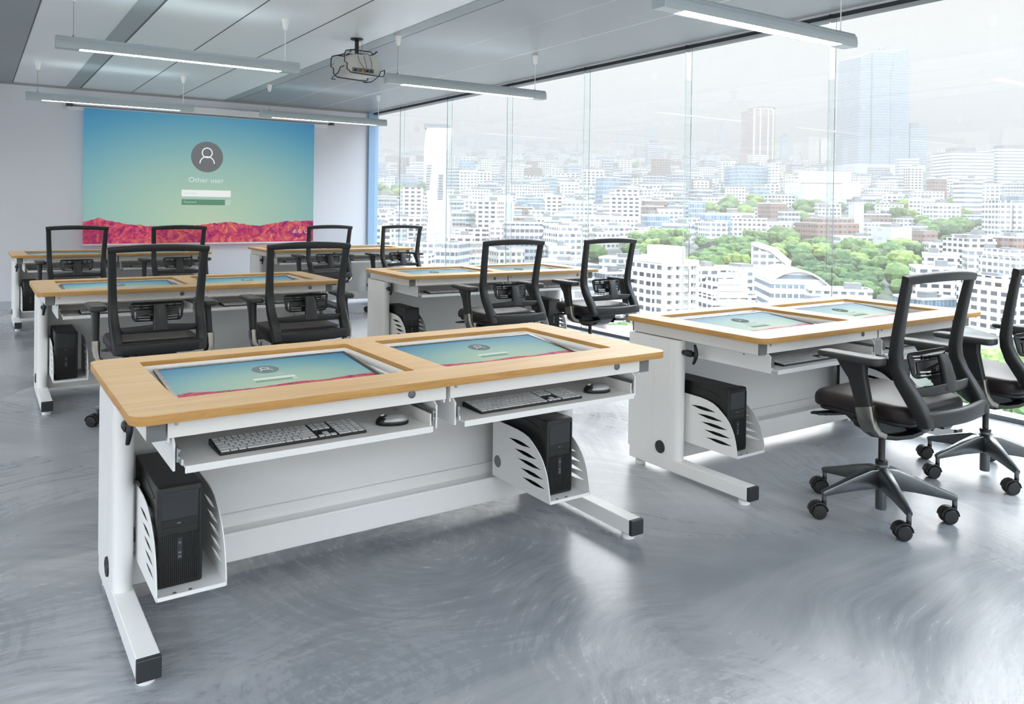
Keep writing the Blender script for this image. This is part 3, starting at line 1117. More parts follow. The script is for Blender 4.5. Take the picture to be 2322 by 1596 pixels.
        out = [(yb, zb), (yb, 0.421), (0.52, 0.4195), (0.456, 0.418), (0.41, 0.413), (0.376, 0.405), (0.348, 0.392), (0.322, 0.375), (0.297, 0.356),
               (0.276, 0.335), (0.259, 0.310), (0.245, 0.282), (0.235, 0.250), (0.228, 0.218), (0.2245, 0.195), (0.2235, zb)]
        yf = 0.2235
        loops = [out]
        for z, ya, yc in ((0.367, 0.521, 0.354), (0.332, 0.478, 0.309), (0.298, 0.453, 0.279), (0.263, 0.432, 0.261), (0.229, 0.419, 0.250)):
            ym = (ya + yc) / 2
            loops.append([(ya, z + 0.002), (ym + 0.02, z + 0.0085), (ym - 0.02, z + 0.0075), (yc, z - 0.002), (ym - 0.02, z - 0.0085), (ym + 0.02, z - 0.0075)])
        hold = None
        for hx in (hx0, hx1 - th):
            mt = Matrix(((0, 0, 1, hx + th / 2), (1, 0, 0, 0), (0, 1, 0, 0), (0, 0, 0, 1)))
            lo = list(loops)
            if hold is None:
                base = MB().box(hx0 + th, hx1 - th, yf + 0.002, 0.62, zb, zb + 0.004).box(hx0 + th, hx1 - th, yf, yf + 0.004, zb - 0.001, zb + 0.011)
                hold = base.build('tower_holder', M_['white_metal'], t)
                bolts = MB()
                for bx in (0.055, 0.10):
                    bolts.lathe([(0.001, 0.003), (0.005, 0.003), (0.006, 0.0)], (hx0 + bx, yf + 0.022, zb + 0.004), n=10)
                bolts.build('bolt', M_['slide'], hold)
            pl = plate('cheek_plate', lo, th, M_['white_metal'], hold, mt)
        MB().lathe([(0.001, 0.002), (0.024, 0.002), (0.026, 0.0)], (hx0, 0.600, 0.245), (-1, 0, 0), 22).build('cable_port', M_['grey_cap'], hold, smooth=40)
        MB().box(*( (hx0 - 0.004, hx0 + 0.03) if s == 0 else (hx1 - 0.004, DL - 0.098)), 0.60, 0.64, 0.19, 0.41).build('holder_arm', M_['white_metal'], hold)
    return t


# monitor lying in the desk opening (local origin: middle of its lower front edge)
MW, MH = 0.668, 0.377


def make_monitor(label):
    t = thing('monitor', label, 'monitor', (0, 0, 0), 0, 'recessed desk monitors')
    bz = 0.015
    cs = MB().slab(MW + 2 * bz + 0.044, MH + 2 * bz + 0.006, -0.038, -0.004, 0.02, 0.006, 0, MH / 2 - 0.002)
    cs.build('casing', M_['monitor_case'], t, smooth=40)
    plate('bezel', [rrect(-MW / 2 - bz, MW / 2 + bz, -bz, MH + bz, 0.006, 3), rrect(-MW / 2, MW / 2, 0, MH, 0.001, 1)], 0.006, M_['bezel'], t, Matrix.Translation((0, 0, -0.001)), bevel=0.001)
    sc = quad_sheet('screen', [(-MW / 2, 0, 0), (MW / 2, 0, 0), (MW / 2, MH, 0), (-MW / 2, MH, 0)], M_['lcd_picture'], t, thick=0.003)

    def put(u, v, lift):
        return Matrix.Translation((-MW / 2 + u * MW, v * MH, 0.0004 * lift))
    login_parts(sc, -MW / 2, MW / 2, 0, MH, put, True)
    return t


# keyboard, mouse, computer tower
def make_keyboard(label):
    t = thing('keyboard', label, 'keyboard', (0, 0, 0), 0, 'slim keyboards on the trays')
    W, D = 0.452, 0.132
    pr = [(0, 0.0), (D, 0.0), (D, 0.017), (0.0, 0.007)]
    MB().loft([[(x, y, z) for y, z in pr] for x in (0, W)]).build('base', M_['black'], t, bevel=0.002)
    k = MB()
    tilt = math.atan2(0.010, D)

    def key(x0, x1, y0, y1):
        z0 = 0.007 + y0 * 0.010 / D
        z1 = 0.007 + y1 * 0.010 / D
        g, i = 0.0015, 0.0030
        k.add([(x0 + g, y0 + g, z0), (x1 - g, y0 + g, z0), (x1 - g, y1 - g, z1), (x0 + g, y1 - g, z1),
               (x0 + g + 0.0006, y0 + g + 0.0006, z0 + i), (x1 - g - 0.0006, y0 + g + 0.0006, z0 + i), (x1 - g - 0.0006, y1 - g - 0.0006, z1 + i), (x0 + g + 0.0006, y1 - g - 0.0006, z1 + i)],
              [(0, 3, 2, 1), (4, 5, 6, 7), (0, 1, 5, 4), (1, 2, 6, 5), (2, 3, 7, 6), (3, 0, 4, 7)])
    rows = [(0.006, [1.4, 1.25, 1.25, 6.0, 1.25, 1.25, 1.35, 1.25]), (0.027, [2.25] + [1] * 10 + [2.75]), (0.048, [1.8] + [1] * 11 + [2.2]),
            (0.069, [1.5] + [1] * 12 + [1.5]), (0.090, [1] * 13 + [2]), (0.111, [1] * 15)]
    xw = 0.288
    for y, r in rows:
        x = 0.005
        u = xw / sum(r)
        hh = 0.0205 if y < 0.11 else 0.015
        for w_ in r:
            key(x, x + w_ * u, y, y + hh)
            x += w_ * u
    u = 0.0192
    for c in range(3):
        x = 0.299 + c * u
        for y in (0.069, 0.090):
            key(x, x + u, y, y + 0.0205)
        key(x, x + u, 0.111, 0.126)
        key(x, x + u, 0.006, 0.022)
    key(0.299 + u, 0.299 + 2 * u, 0.0225, 0.043)
    for c in range(4):
        x = 0.363 + c * 0.0212
        for y in (0.027, 0.048, 0.069, 0.090):
            if not (c == 3 and y in (0.027,)):
                key(x, x + 0.0212, y, y + 0.0205)
        key(x, x + 0.0212, 0.111, 0.126)
    key(0.363, 0.4054, 0.006, 0.0265)
    key(0.4054, 0.4266, 0.006, 0.0265)
    key(0.4266, 0.4478, 0.006, 0.047)
    k.build('keys', M_['silver_key'], t)
    return t


def make_mouse(label):
    t = thing('mouse', label, 'computer mouse', (0, 0, 0), 0, 'mice on the trays')

    def ring(s, z, dy=0.0, n=24):
        return [(0.029 * s * COS(2 * PI * j / n) * (1 + 0.10 * SIN(2 * PI * j / n)), 0.054 * s * SIN(2 * PI * j / n) + dy, z) for j in range(n)]
    MB().loft([ring(0.93, 0.0), ring(1.0, 0.003), ring(1.0, 0.012), ring(0.97, 0.0135)]).build('base', M_['black'], t, smooth=50)
    top = MB()
    top.loft([ring(0.97, 0.0135), ring(0.95, 0.018), ring(0.82, 0.026, -0.002), ring(0.55, 0.032, -0.006), ring(0.2, 0.034, -0.009)])
    for f in top.f:
        yy = sum(top.v[i][1] for i in f) / len(f)
        xx = sum(top.v[i][0] for i in f) / len(f)
        top.mi[top.f.index(f)] = 1 if yy > 0.016 + abs(xx) * 0.2 else 0
    sh = top.build('shell', [M_['mouse_shell'], M_['black']], t, smooth=60)
    MB().cyl((-0.003, 0.030, 0.0255), (0.003, 0.030, 0.0255), 0.008, n=14).build('scroll_wheel', M_['white_plastic'], t)
    return t


def make_tower(label):
    """Desktop computer: origin at the front left bottom corner."""
    W, D, Hh = 0.132, 0.395, 0.306
    t = thing('computer_tower', label, 'computer', (0, 0, 0), 0, 'black desktop computers in the holders')
    MB().box(0.002, W - 0.002, 0.034, D, 0.0, Hh - 0.003).build('case', M_['tower'], t, bevel=0.003)
    fr = MB().loft([[(x, y, z) for x, z in rrect(i, W - i, i, Hh - i, 0.008, 4)] for y, i in ((0.036, 0.0), (0.008, 0.0), (0.002, 0.002), (0.0, 0.005))]).build('front_panel', M_['tower'], t, smooth=40)
    MB().box(0.012, W - 0.016, -0.0022, 0.001, 0.206, Hh - 0.018).build('optical_drive', M_['dark_cap'], fr, bevel=0.001)
    MB().box(0.012, W - 0.016, -0.0022, 0.001, 0.184, 0.2035).build('drive_bay', M_['tower'], fr, bevel=0.001)
    MB().box(0.012, W - 0.016, -0.0022, 0.001, 0.166, 0.1815).build('drive_bay', M_['tower'], fr, bevel=0.001)
    MB().box(0.056, 0.066, -0.0040, -0.002, 0.1915, 0.195).build('eject_button', M_['grey_cap'], fr)
    g = MB()
    n = 19
    for k in range(n):
        x = 0.011 + k * (W - 0.026) / (n - 1)
        g.box(x - 0.0016, x + 0.0016, -0.0030, 0.001, 0.012, 0.160)
    g.build('vent_ribs', M_['tower'], fr)
    b = MB().box(0.056, 0.072, -0.0038, 0.0, 0.082, 0.148).build('port_strip', M_['dark_cap'], fr, bevel=0.001)
    for z in (0.088, 0.1, 0.130):
        MB().box(0.060, 0.068, -0.0048, -0.0036, z, z + 0.006).build('usb_port', M_['grey_cap'], b)
    MB().tube([(0.0018, 0.20, Hh - 0.022), (0.0012, 0.07, Hh - 0.038), (0.0012, 0.06, Hh - 0.046)], 0.0022, 5).build('side_groove', M_['black'], t)
    MB().box(W - 0.012, W - 0.006, -0.003, 0.002, 0.02, Hh - 0.02).build('edge_groove', M_['black'], fr)
    return t


DESKS = [('A', 0.345, 2.264, 0.0, 'nearest white computer desk with wooden top, whole front showing'),
         ('B', 2.872, 2.257, 0.0, 'white computer desk with wooden top, right front beside the windows'),
         ('C', 0.328, 5.626, -0.006, 'white computer desk with wooden top, left one of the middle row'),
         ('D', 2.854, 5.674, -0.030, 'white computer desk with wooden top, window-side one of the middle row'),
         ('E', 0.33, 9.46, 0.0, 'white computer desk with wooden top, far left under the projection screen'),
         ('F', 2.935, 9.50, 0.0, 'white computer desk with wooden top, far end by the windows')]
WHERE = {'A': 'the nearest desk', 'B': 'the right front desk', 'C': 'the left middle-row desk', 'D': 'the window-side middle-row desk',
         'E': 'the desk under the projection screen', 'F': 'the far window-side desk'}
SIDE = ('left', 'right')
first_desk = first_mon = first_kb = first_mouse = first_tower = None
SEEN_MICE = {('A', 0), ('A', 1)}
SEEN_TOWERS = {('A', 0), ('A', 1), ('B', 0), ('B', 1), ('C', 0), ('D', 0), ('D', 1), ('E', 0)}
SLOPE = math.atan2(0.031, 0.375)
for key_, x, y, rz_, lab in DESKS:
    if first_desk is None:
        first_desk = make_desk(lab)
        first_desk.location = (x, y, 0)
    else:
        copy_thing(first_desk, (x, y, 0), rz_, lab)
    R = Matrix.Rotation(rz_, 4, 'Z')
    for s in (0, 1):
        sd = SIDE[s]

        def at(lx, ly, lz):
            v = R @ Vector((lx, ly, lz))
            return (x + v.x, y + v.y, v.z)
        # monitor
        p = at((0.523, 1.417)[s], 0.309, 0.7335)
        lab2 = 'monitor sunk in the %s opening of %s' % (sd, WHERE[key_])
        if first_mon is None:
            first_mon = mo = make_monitor(lab2)
            mo.location = p
        else:
            mo = copy_thing(first_mon, p, 0, lab2)
        mo.rotation_euler = (SLOPE, 0, rz_)
        # keyboard
        p = at((0.244, 1.124)[s], 0.075, 0.622)
        lab2 = 'slim light-keyed keyboard on the %s tray of %s' % (sd, WHERE[key_])
        if first_kb is None:
            first_kb = make_keyboard(lab2)
            first_kb.location = p
        else:
            copy_thing(first_kb, p, rz_, lab2)
        if (key_, s) in SEEN_MICE:
            p = at((0.808, 1.690)[s], 0.125, 0.622)
            lab2 = 'silver and black computer mouse on the %s tray of %s' % (sd, WHERE[key_])
            if first_mouse is None:
                first_mouse = make_mouse(lab2)
                first_mouse.location = p
                first_mouse.rotation_euler = (0, 0, rz_ + 1.15)
            else:
                copy_thing(first_mouse, p, rz_ + 1.15, lab2)
        if (key_, s) in SEEN_TOWERS:
            p = at((0.119, 1.572)[s], 0.290, 0.1802)
            lab2 = 'black computer tower in the %s holder under %s' % (sd, WHERE[key_])
            if first_tower is None:
                first_tower = make_tower(lab2)
                first_tower.location = p
            else:
                copy_thing(first_tower, p, rz_, lab2)

# ------------------------------------------------------------------ office chairs (origin on the floor below the column, facing +y)
BACK_PATH = [(0.250, -0.247, 1.075), (0.247, -0.232, 1.00), (0.243, -0.215, 0.91), (0.239, -0.200, 0.82), (0.237, -0.194, 0.76), (0.235, -0.199, 0.71),
             (0.233, -0.222, 0.655), (0.230, -0.256, 0.605), (0.227, -0.290, 0.555), (0.224, -0.312, 0.515), (0.221, -0.318, 0.488)]


def make_chair(label):
    t = thing('office_chair', label, 'chair', (0, 0, 0), 0, 'black mesh-back office chairs')
    # star base: hub, column, five legs each with its castor
    hb = MB().lathe([(0.001, 0.018), (0.0225, 0.018), (0.0235, 0.022), (0.0235, 0.12), (0.034, 0.125), (0.036, 0.19), (0.030, 0.204), (0.0245, 0.208), (0.0245, 0.226), (0.022, 0.232), (0.001, 0.232)], n=24)
    hb.build('hub', M_['alu'], t, smooth=40)
    MB().lathe([(0.001, 0.22), (0.0265, 0.22), (0.0265, 0.236), (0.0155, 0.238), (0.0145, 0.24), (0.0145, 0.37), (0.02, 0.372), (0.001, 0.372)], n=20).build('gas_column', M_['black'], t, smooth=40)
    first = None
    for k in range(5):
        a = math.radians(88 + 72 * k)
        if first is None:
            m = MB()
            pts = [(0.015, 0, 0.158), (0.06, 0, 0.158), (0.14, 0, 0.144), (0.22, 0, 0.126), (0.288, 0, 0.111), (0.300, 0, 0.107)]
            m.bar(pts, [0.046, 0.044, 0.036, 0.029, 0.024, 0.021], [0.088, 0.088, 0.064, 0.042, 0.026, 0.02], (0, 1, 0), 0.35)
            m.cyl((0.291, 0, 0.078), (0.291, 0, 0.118), 0.0105, n=12)
            lg = m.build('base_leg', M_['alu'], t, smooth=35)
            c = MB()                                   # twin wheels trailing off the stem, hooded
            d = Vector((-0.83, 0.56, 0)).normalized()
            ax = Vector((d.y, -d.x, 0))
            cen = d * 0.027 + Vector((0, 0, 0.0335))
            for s in (-1, 1):
                c.lathe([(0.001, 0.0), (0.028, 0.0), (0.0335, 0.004), (0.0335, 0.018), (0.029, 0.0235), (0.012, 0.025), (0.001, 0.025)], cen + ax * s * 0.004, ax * s, 20)
            hood = []
            for j in range(11):
                q = PI * (0.02 + 0.96 * j / 10)
                hood.append(cen + d * (0.0375 * COS(q)) + Vector((0, 0, 0.0375 * SIN(q))))
            c.bar(hood, [0.046] * 11, [0.006] * 11, tuple(ax), 0.6)
            c.cyl((0, 0, 0.04), (0, 0, 0.082), 0.0105, n=12)
            co = c.build('castor', M_['black'], lg, smooth=40)
            co.location = (0.291, 0, 0)
            co.rotation_euler = (0, 0, -a)
            first = lg
            lg.rotation_euler = (0, 0, a)
        else:
            lg = copy_tree(first, t)
            lg.rotation_euler = (0, 0, a)
            for ch in lg.children:
                ch.rotation_euler = (0, 0, -a)
    # tilt mechanism under the seat
    rings = []
    for y, z0, z1, w in ((0.185, 0.458, 0.474, 0.10), (0.14, 0.424, 0.474, 0.105), (0.06, 0.376, 0.472, 0.11), (0.0, 0.358, 0.47, 0.112), (-0.08, 0.360, 0.465, 0.112), (-0.16, 0.385, 0.46, 0.10), (-0.215, 0.43, 0.47, 0.09)):
        rings.append([(w, y, z1), (-w, y, z1), (-w, y, (z0 + z1) / 2), (-w * 0.72, y, z0), (w * 0.72, y, z0), (w, y, (z0 + z1) / 2)])
    MB().loft(rings).build('tilt_mechanism', M_['chair_frame'], t, smooth=30)
    for sx in (-1, 1):
        pts = [(0.0, -0.135), (0.016, -0.128)]
        ol = [(-0.06 + 0.032 * COS(a_), 0.412 + 0.032 * SIN(a_)) for a_ in [-PI / 2 + PI * j / 12 for j in range(13)]] + [(-0.165, 0.444), (-0.185, 0.425), (-0.165, 0.388)]
        mt = Matrix(((0, 0, 1, sx * 0.117), (1, 0, 0, 0), (0, 1, 0, 0), (0, 0, 0, 1)))
        hp = plate('hinge_plate', [ol], 0.007, M_['alu'], t, mt, bevel=0.001)
        for yy, zz in ((-0.052, 0.428), (-0.052, 0.395)):
            MB().lathe([(0.001, 0.005), (0.005, 0.004), (0.0065, 0.0)], (sx * 0.1205, yy, zz), (sx, 0, 0), 12).build('bolt', M_['chrome'], hp)
    # lever paddles at the front left
    lv = MB().bar([(-0.12, 0.10, 0.446), (-0.20, 0.13, 0.446), (-0.24, 0.165, 0.442)], [0.05, 0.045, 0.035], [0.014, 0.014, 0.010], (0, 1, 0.0), 0.6)
    lv.bar([(-0.21, 0.13, 0.444), (-0.225, 0.20, 0.436)], [0.04, 0.035], [0.014, 0.010], (1, 0, 0), 0.6)
    lv.build('lever', M_['black'], t, smooth=40)
    MB().lathe([(0.001, 0.0), (0.018, 0.0), (0.02, 0.006), (0.02, 0.03), (0.015, 0.035), (0.001, 0.035)], (-0.115, 0.03, 0.42), (-1, 0, 0), 16).build('tension_knob', M_['black'], t, smooth=40)

    # seat
    def sb(p):
        f = max(0.0, (p.y - 0.06) / 0.16)
        r = max(0.0, (-p.y - 0.02) / 0.2)
        d = 1 - min(1.0, (p.x / 0.24) ** 2)
        return -0.028 * f * f + 0.012 * d - 0.010 * r - 0.010 * math.exp(-((p.y + 0.03) / 0.1) ** 2) * d
    MB().slab(0.49, 0.475, 0.484, 0.556, 0.085, 0.028, 0, -0.022, sb, 8, 5).build('seat', M_['leather'], t, smooth=60)
    MB().slab(0.46, 0.44, 0.466, 0.488, 0.08, 0.010, 0, -0.025, lambda p: sb(p) * 0.8, 8, 3).build('seat_pan', M_['chair_frame'], t, smooth=50)

    # back frame: two swept side members, top rail, bottom rail
    fr = MB()
    for s in (-1, 1):
        fr.bar([(s * x, y, z) for x, y, z in BACK_PATH], [0.042, 0.042, 0.043, 0.044, 0.046, 0.048, 0.050, 0.052, 0.054, 0.055, 0.050],
               [0.032, 0.034, 0.038, 0.042, 0.046, 0.050, 0.054, 0.056, 0.058, 0.056, 0.050], (1, 0, 0), 0.4)
    top = [(0.271 * (j / 6 - 1), -0.247 - 0.030 * (1 - (j / 6 - 1) ** 2), 1.070 + 0.013 * (1 - (j / 6 - 1) ** 2)) for j in range(13)]
    fr.bar(top, 0.034, [0.034 + 0.006 * (1 - (j / 6 - 1) ** 2) for j in range(13)], (0, 1, 0.2), 0.4)
    bot = [(0.236 * (j / 6 - 1), -0.312 - 0.034 * (1 - (j / 6 - 1) ** 2), 0.515 + 0.002 * abs(j / 6 - 1)) for j in range(13)]
    fr.bar(bot, 0.034, 0.064, (0, 1, 0), 0.6)
    fr.build('back_frame', M_['chair_frame'], t, smooth=45)
    # mesh stretched over the frame
    n = 12
    vs, fs, uvs = [], [], []
    cols = 14
    for i, (x, y, z) in enumerate(BACK_PATH[:-1]):
        for j in range(cols + 1):
            q = j / cols * 2 - 1
            vs.append((x * 0.96 * q, y + 0.010 - 0.022 * (1 - q * q), z - (0.006 if i == 0 else 0)))
            uvs.append((x * 0.96 * q, -z))
    R_ = len(BACK_PATH) - 1
    for i in range(R_ - 1):
        for j in range(cols):
            a = i * (cols + 1) + j
            fs.append((a, a + 1, a + cols + 2, a + cols + 1))
    me = bpy.data.meshes.new('mesh_back')
    me.from_pydata(vs, [], fs)
    ul = me.uv_layers.new(name='UVMap')
    for lp in me.loops:
        ul.data[lp.index].uv = uvs[lp.vertex_index]
    me.materials.append(M_['mesh'])
    finish(me, 'mesh_back', t, 180, recalc=False)
    # lumbar pad with slots, its crossbar and carrier
    lum = []
    oa = rrect(-0.150, 0.150, -0.055, 0.055, 0.024, 5)
    oa = [(x * (1 - 0.10 * (0.055 - y) / 0.11), y) for x, y in oa]
    holes = []
    for s in (-1, 1):
        for x0, x1, y0, y1 in ((0.052, 0.084, 0.034, 0.041), (0.092, 0.130, 0.034, 0.041), (0.052, 0.084, 0.022, 0.028), (0.092, 0.126, 0.022, 0.028),
                               (0.046, 0.108, -0.032, -0.024), (0.046, 0.106, -0.046, -0.038)):
            holes.append(rrect(min(s * x0, s * x1), max(s * x0, s * x1), y0, y1, 0.003, 2))
        xs = sorted((s * 0.117, s * 0.125))
        holes.append(rrect(xs[0], xs[1], -0.036, 0.012, 0.0035, 2))
    mt = Matrix.Translation((0, -0.243, 0.708)) @ Matrix.Rotation(PI / 2 - 0.12, 4, 'X')
    lp = plate('lumbar_support', [oa] + holes, 0.007, M_['chair_frame'], t, mt, bevel=0.001)
    for v in lp.data.vertices:
        v.co.y += 0.048 * (abs(v.co.x) / 0.15) ** 2
    cb = MB()
    cb.bar([(0.232 * (j / 6 - 1), -0.250 - 0.046 * (1 - (j / 6 - 1) ** 2), 0.612 + 0.010 * (1 - abs(j / 6 - 1))) for j in range(13)], 0.016, [0.034 + 0.012 * (1 - abs(j / 6 - 1)) for j in range(13)], (0, 1, 0), 0.5)
    cb.bar([(0, -0.296, 0.610), (0, -0.286, 0.66), (0, -0.272, 0.715), (0, -0.258, 0.752)], [0.085, 0.076, 0.068, 0.060], [0.030, 0.032, 0.026, 0.016], (1, 0, 0), 0.7)
    cb.build('lumbar_carrier', M_['chair_frame'], t, smooth=45)
    MB().box(-0.066, 0.066, -0.272, -0.250, 0.690, 0.702).build('lumbar_slider', M_['black'], t, bevel=0.004)
    # armrests
    for s in (-1, 1):
        pd = MB().slab(0.092, 0.287, 0.716, 0.748, 0.030, 0.011, s * 0.303, -0.036, lambda p: -0.004 * max(0.0, (p.y - 0.05) / 0.09) ** 2 + (0 if p.z > 0.73 else 0.012 * max(0.0, (p.y - 0.02) / 0.1)), 6, 4).build('arm_pad', M_['chair_pad'], t, smooth=60)
        m = MB()
        m.bar([(s * 0.305, -0.052, 0.727), (s * 0.306, -0.0525, 0.708), (s * 0.308, -0.072, 0.66), (s * 0.310, -0.090, 0.60), (s * 0.312, -0.110, 0.525)], [0.052, 0.040, 0.036, 0.035, 0.034], [0.150, 0.118, 0.080, 0.072, 0.068], (1, 0, 0), 0.5)
        m.build('arm_post', M_['chair_frame'], pd, smooth=45)
        m = MB().bar([(s * 0.312, -0.109, 0.540), (s * 0.313, -0.120, 0.495), (s * 0.309, -0.133, 0.455), (s * 0.292, -0.146, 0.434), (s * 0.262, -0.160, 0.423)],
                     [0.076, 0.073, 0.066, 0.058, 0.050], [0.042, 0.042, 0.038, 0.030, 0.026], (0, 1, 0), 0.35)
        br = m.build('arm_bracket', M_['chrome'], pd, smooth=45)
        m = MB().bar([(s * 0.275, -0.155, 0.424), (s * 0.22, -0.178, 0.416), (s * 0.15, -0.200, 0.418), (s * 0.08, -0.205, 0.425)], [0.046, 0.046, 0.050, 0.05], [0.020, 0.018, 0.018, 0.018], (0, 1, 0), 0.3)
        m.build('arm_base', M_['black'], pd, smooth=45)
    return t


CHAIRS = [
    (3.372, 2.000, 'black mesh-back office chair nearest, its whole star base showing'),
    (4.335, 2.010, 'black mesh-back office chair cut by the right picture edge'),
    (0.900, 5.205, 'black mesh-back office chair at left seat of left middle-row desk'),
    (1.792, 5.200, 'black mesh-back office chair at right seat of left middle-row desk'),
    (3.372, 5.185, 'black mesh-back office chair at left seat of window-side middle-row desk'),
    (4.330, 5.185, 'black mesh-back office chair at right seat of window-side middle-row desk'),
    (0.862, 9.14, 'black mesh-back office chair at the left end under the projection screen'),
    (1.805, 9.14, 'black mesh-back office chair in front of the left half of the red mountains'),
    (3.462, 9.14, 'black mesh-back office chair at the lower right corner of the projection screen'),
    (4.395, 9.14, 'black mesh-back office chair at the far end before the windows'),
]
first_chair = None
for x, y, lab in CHAIRS:
    if first_chair is None:
        first_chair = make_chair(lab)
        first_chair.location = (x, y, 0)
    else:
        copy_thing(first_chair, (x, y, 0), 0, lab)

# ------------------------------------------------------------------ the city outside, on ground that climbs away to a hazy skyline
rnd = random.Random(7)
HOR = 290.0                              # picture height of the city's skyline line


def dirv(u, v):
    d = rx * ((u - CX) / FOCAL) + ry * (-(v - CY) / FOCAL) - rz
    return d


g1, g2 = dirv(900, HOR), dirv(2200, HOR)
gn = g1.cross(g2).normalized()
if gn.z < 0:
    gn = -gn
FWD = Vector((SIN(YAW), COS(YAW), 0))
RGT = Vector((COS(YAW), -SIN(YAW), 0))
EYE = Vector((0, 0, CAM_Z))
DROP = 71.0                              # the street lies this far below the eye


def ground_z(x, y):
    return CAM_Z - DROP - (gn.x * x + gn.y * y) / gn.z


def spot(u, t):
    """Point on the ground at depth t in the sight plane through picture column u."""
    d = dirv(u, 480)
    p = EYE + d * t
    return Vector((p.x, p.y, ground_z(p.x, p.y)))


def t_of(v, u=1500):
    lo, hi = 60.0, 20000.0
    for _ in range(50):
        mid = (lo + hi) / 2
        if row_of(spot(u, mid)) > v:
            lo = mid
        else:
            hi = mid
    return lo


def uv_of(p):
    q = p - EYE
    dd = -q.dot(rz)
    return CX + FOCAL * q.dot(rx) / dd, CY - FOCAL * q.dot(ry) / dd


def row_of(p):
    return uv_of(p)[1]


def top_h(u, t, v):
    """Height above the ground that reaches picture row v at (u, t)."""
    p = spot(u, t)
    q0 = row_of(p)
    q1 = row_of(p + Vector((0, 0, 10)))
    return max(3.0, (q0 - v) / (q0 - q1) * 10)


def facade(name, wall, glass, fh=3.2, bw=3.0, wv=(0.3, 0.8), wh=(0.15, 0.85), dark=0.5, roof=None, rough=0.7):
    wall = tuple(c * 0.88 for c in wall[:3]) + (1,)
    glass = tuple(c * 0.85 for c in glass[:3]) + (1,)
    t = NT(name)
    tc = t.n('TexCoord')
    s = t.n('SeparateXYZ')
    t.l(tc.outputs['Object'], s.inputs[0])
    sn = t.n('SeparateXYZ')
    t.l(tc.outputs['Normal'], sn.inputs[0])
    ax = t.math('ABSOLUTE', sn.outputs[0])
    isx = t.math('GREATER_THAN', ax, 0.6)
    h = t.math('ADD', t.math('MULTIPLY', isx, s.outputs[1]), t.math('MULTIPLY', t.math('SUBTRACT', 1.0, isx), s.outputs[0]))
    zf = t.math('DIVIDE', s.outputs[2], fh)
    hf = t.math('DIVIDE', t.math('ADD', h, 300.0), bw)
    fz, fx = t.math('FRACT', zf), t.math('FRACT', hf)
    w = t.math('MULTIPLY', t.math('MULTIPLY', t.math('GREATER_THAN', fz, wv[0]), t.math('LESS_THAN', fz, wv[1])),
               t.math('MULTIPLY', t.math('GREATER_THAN', fx, wh[0]), t.math('LESS_THAN', fx, wh[1])))
    side = t.math('LESS_THAN', t.math('ABSOLUTE', sn.outputs[2]), 0.5)
    w = t.math('MULTIPLY', w, side)
    cb = t.n('CombineXYZ')
    t.l(t.math('FLOOR', zf), cb.inputs[0])
    t.l(t.math('FLOOR', hf), cb.inputs[1])
    wn = t.n('TexWhiteNoise')
    t.l(cb.outputs[0], wn.inputs['Vector'])
    oi = t.n('ObjectInfo')
    g = t.mix(wn.outputs['Value'], tuple(c * (1 - dark) for c in glass[:3]) + (1,), tuple(min(1, c * (1 + dark)) for c in glass[:3]) + (1,))
    wall2 = t.mix(t.math('MULTIPLY', oi.outputs['Random'], 0.35), wall, srgb(122, 120, 118))
    rf = roof or srgb(190, 189, 186)
    top = t.mix(side, rf, wall2)
    c = t.mix(w, top, g)
    b = t.bsdf(c, rough, 0, 0.3)
    return t.m


F = {
    'white': facade('white_flats', srgb(238, 236, 232), srgb(120, 128, 136), 3.1, 3.4),
    'cream': facade('cream_flats', srgb(228, 222, 212), srgb(110, 114, 118), 3.0, 2.8, (0.28, 0.75), (0.2, 0.8)),
    'grey': facade('grey_offices', srgb(190, 192, 196), srgb(96, 106, 116), 3.4, 2.4, (0.3, 0.8), (0.08, 0.92)),
    'banded': facade('banded_offices', srgb(240, 240, 238), srgb(130, 140, 150), 3.6, 60.0, (0.42, 0.86), (0.0, 1.0), 0.15),
    'blue': facade('bluish_offices', srgb(196, 206, 214), srgb(116, 138, 156), 3.6, 1.8, (0.1, 0.9), (0.06, 0.94), 0.3),
    'brown': facade('brown_flats', srgb(150, 122, 112), srgb(90, 88, 92), 3.2, 3.0, (0.35, 0.75), (0.15, 0.85)),
    'balcony': facade('balcony_flats', srgb(236, 230, 222), srgb(70, 74, 82), 2.9, 4.2, (0.42, 0.92), (0.10, 0.74), 0.6),
    'tower': facade('pale_glass_tower', srgb(158, 172, 184), srgb(122, 142, 160), 4.0, 3.2, (0.30, 0.88), (0.05, 0.95), 0.15, rough=0.5),
    'redtower': facade('brown_white_tower', srgb(178, 146, 138), srgb(150, 140, 142), 3.3, 2.6, (0.3, 0.8), (0.12, 0.88), 0.3),
    'plain': facade('plain_white_block', srgb(214, 216, 216), srgb(200, 204, 208), 5.0, 9.0, (0.4, 0.7), (0.2, 0.8), 0.2),
}
COLOUR = {'white': 'white', 'cream': 'cream', 'grey': 'grey', 'banded': 'banded white', 'blue': 'bluish', 'brown': 'brown', 'balcony': 'balconied'}
M_['roof_white'] = simple('pale_roof', srgb(205, 203, 198), 0.7, 0, 0.2, 0.03, 0.3)
M_['roof_dark'] = simple('dark_tiled_roof', srgb(52, 49, 50), 0.8, 0, 0.2, 0.1, 0.4)
M_['plant'] = simple('grey_roof_plant', srgb(120, 121, 123), 0.7, 0, 0.2, 0.06, 0.5)


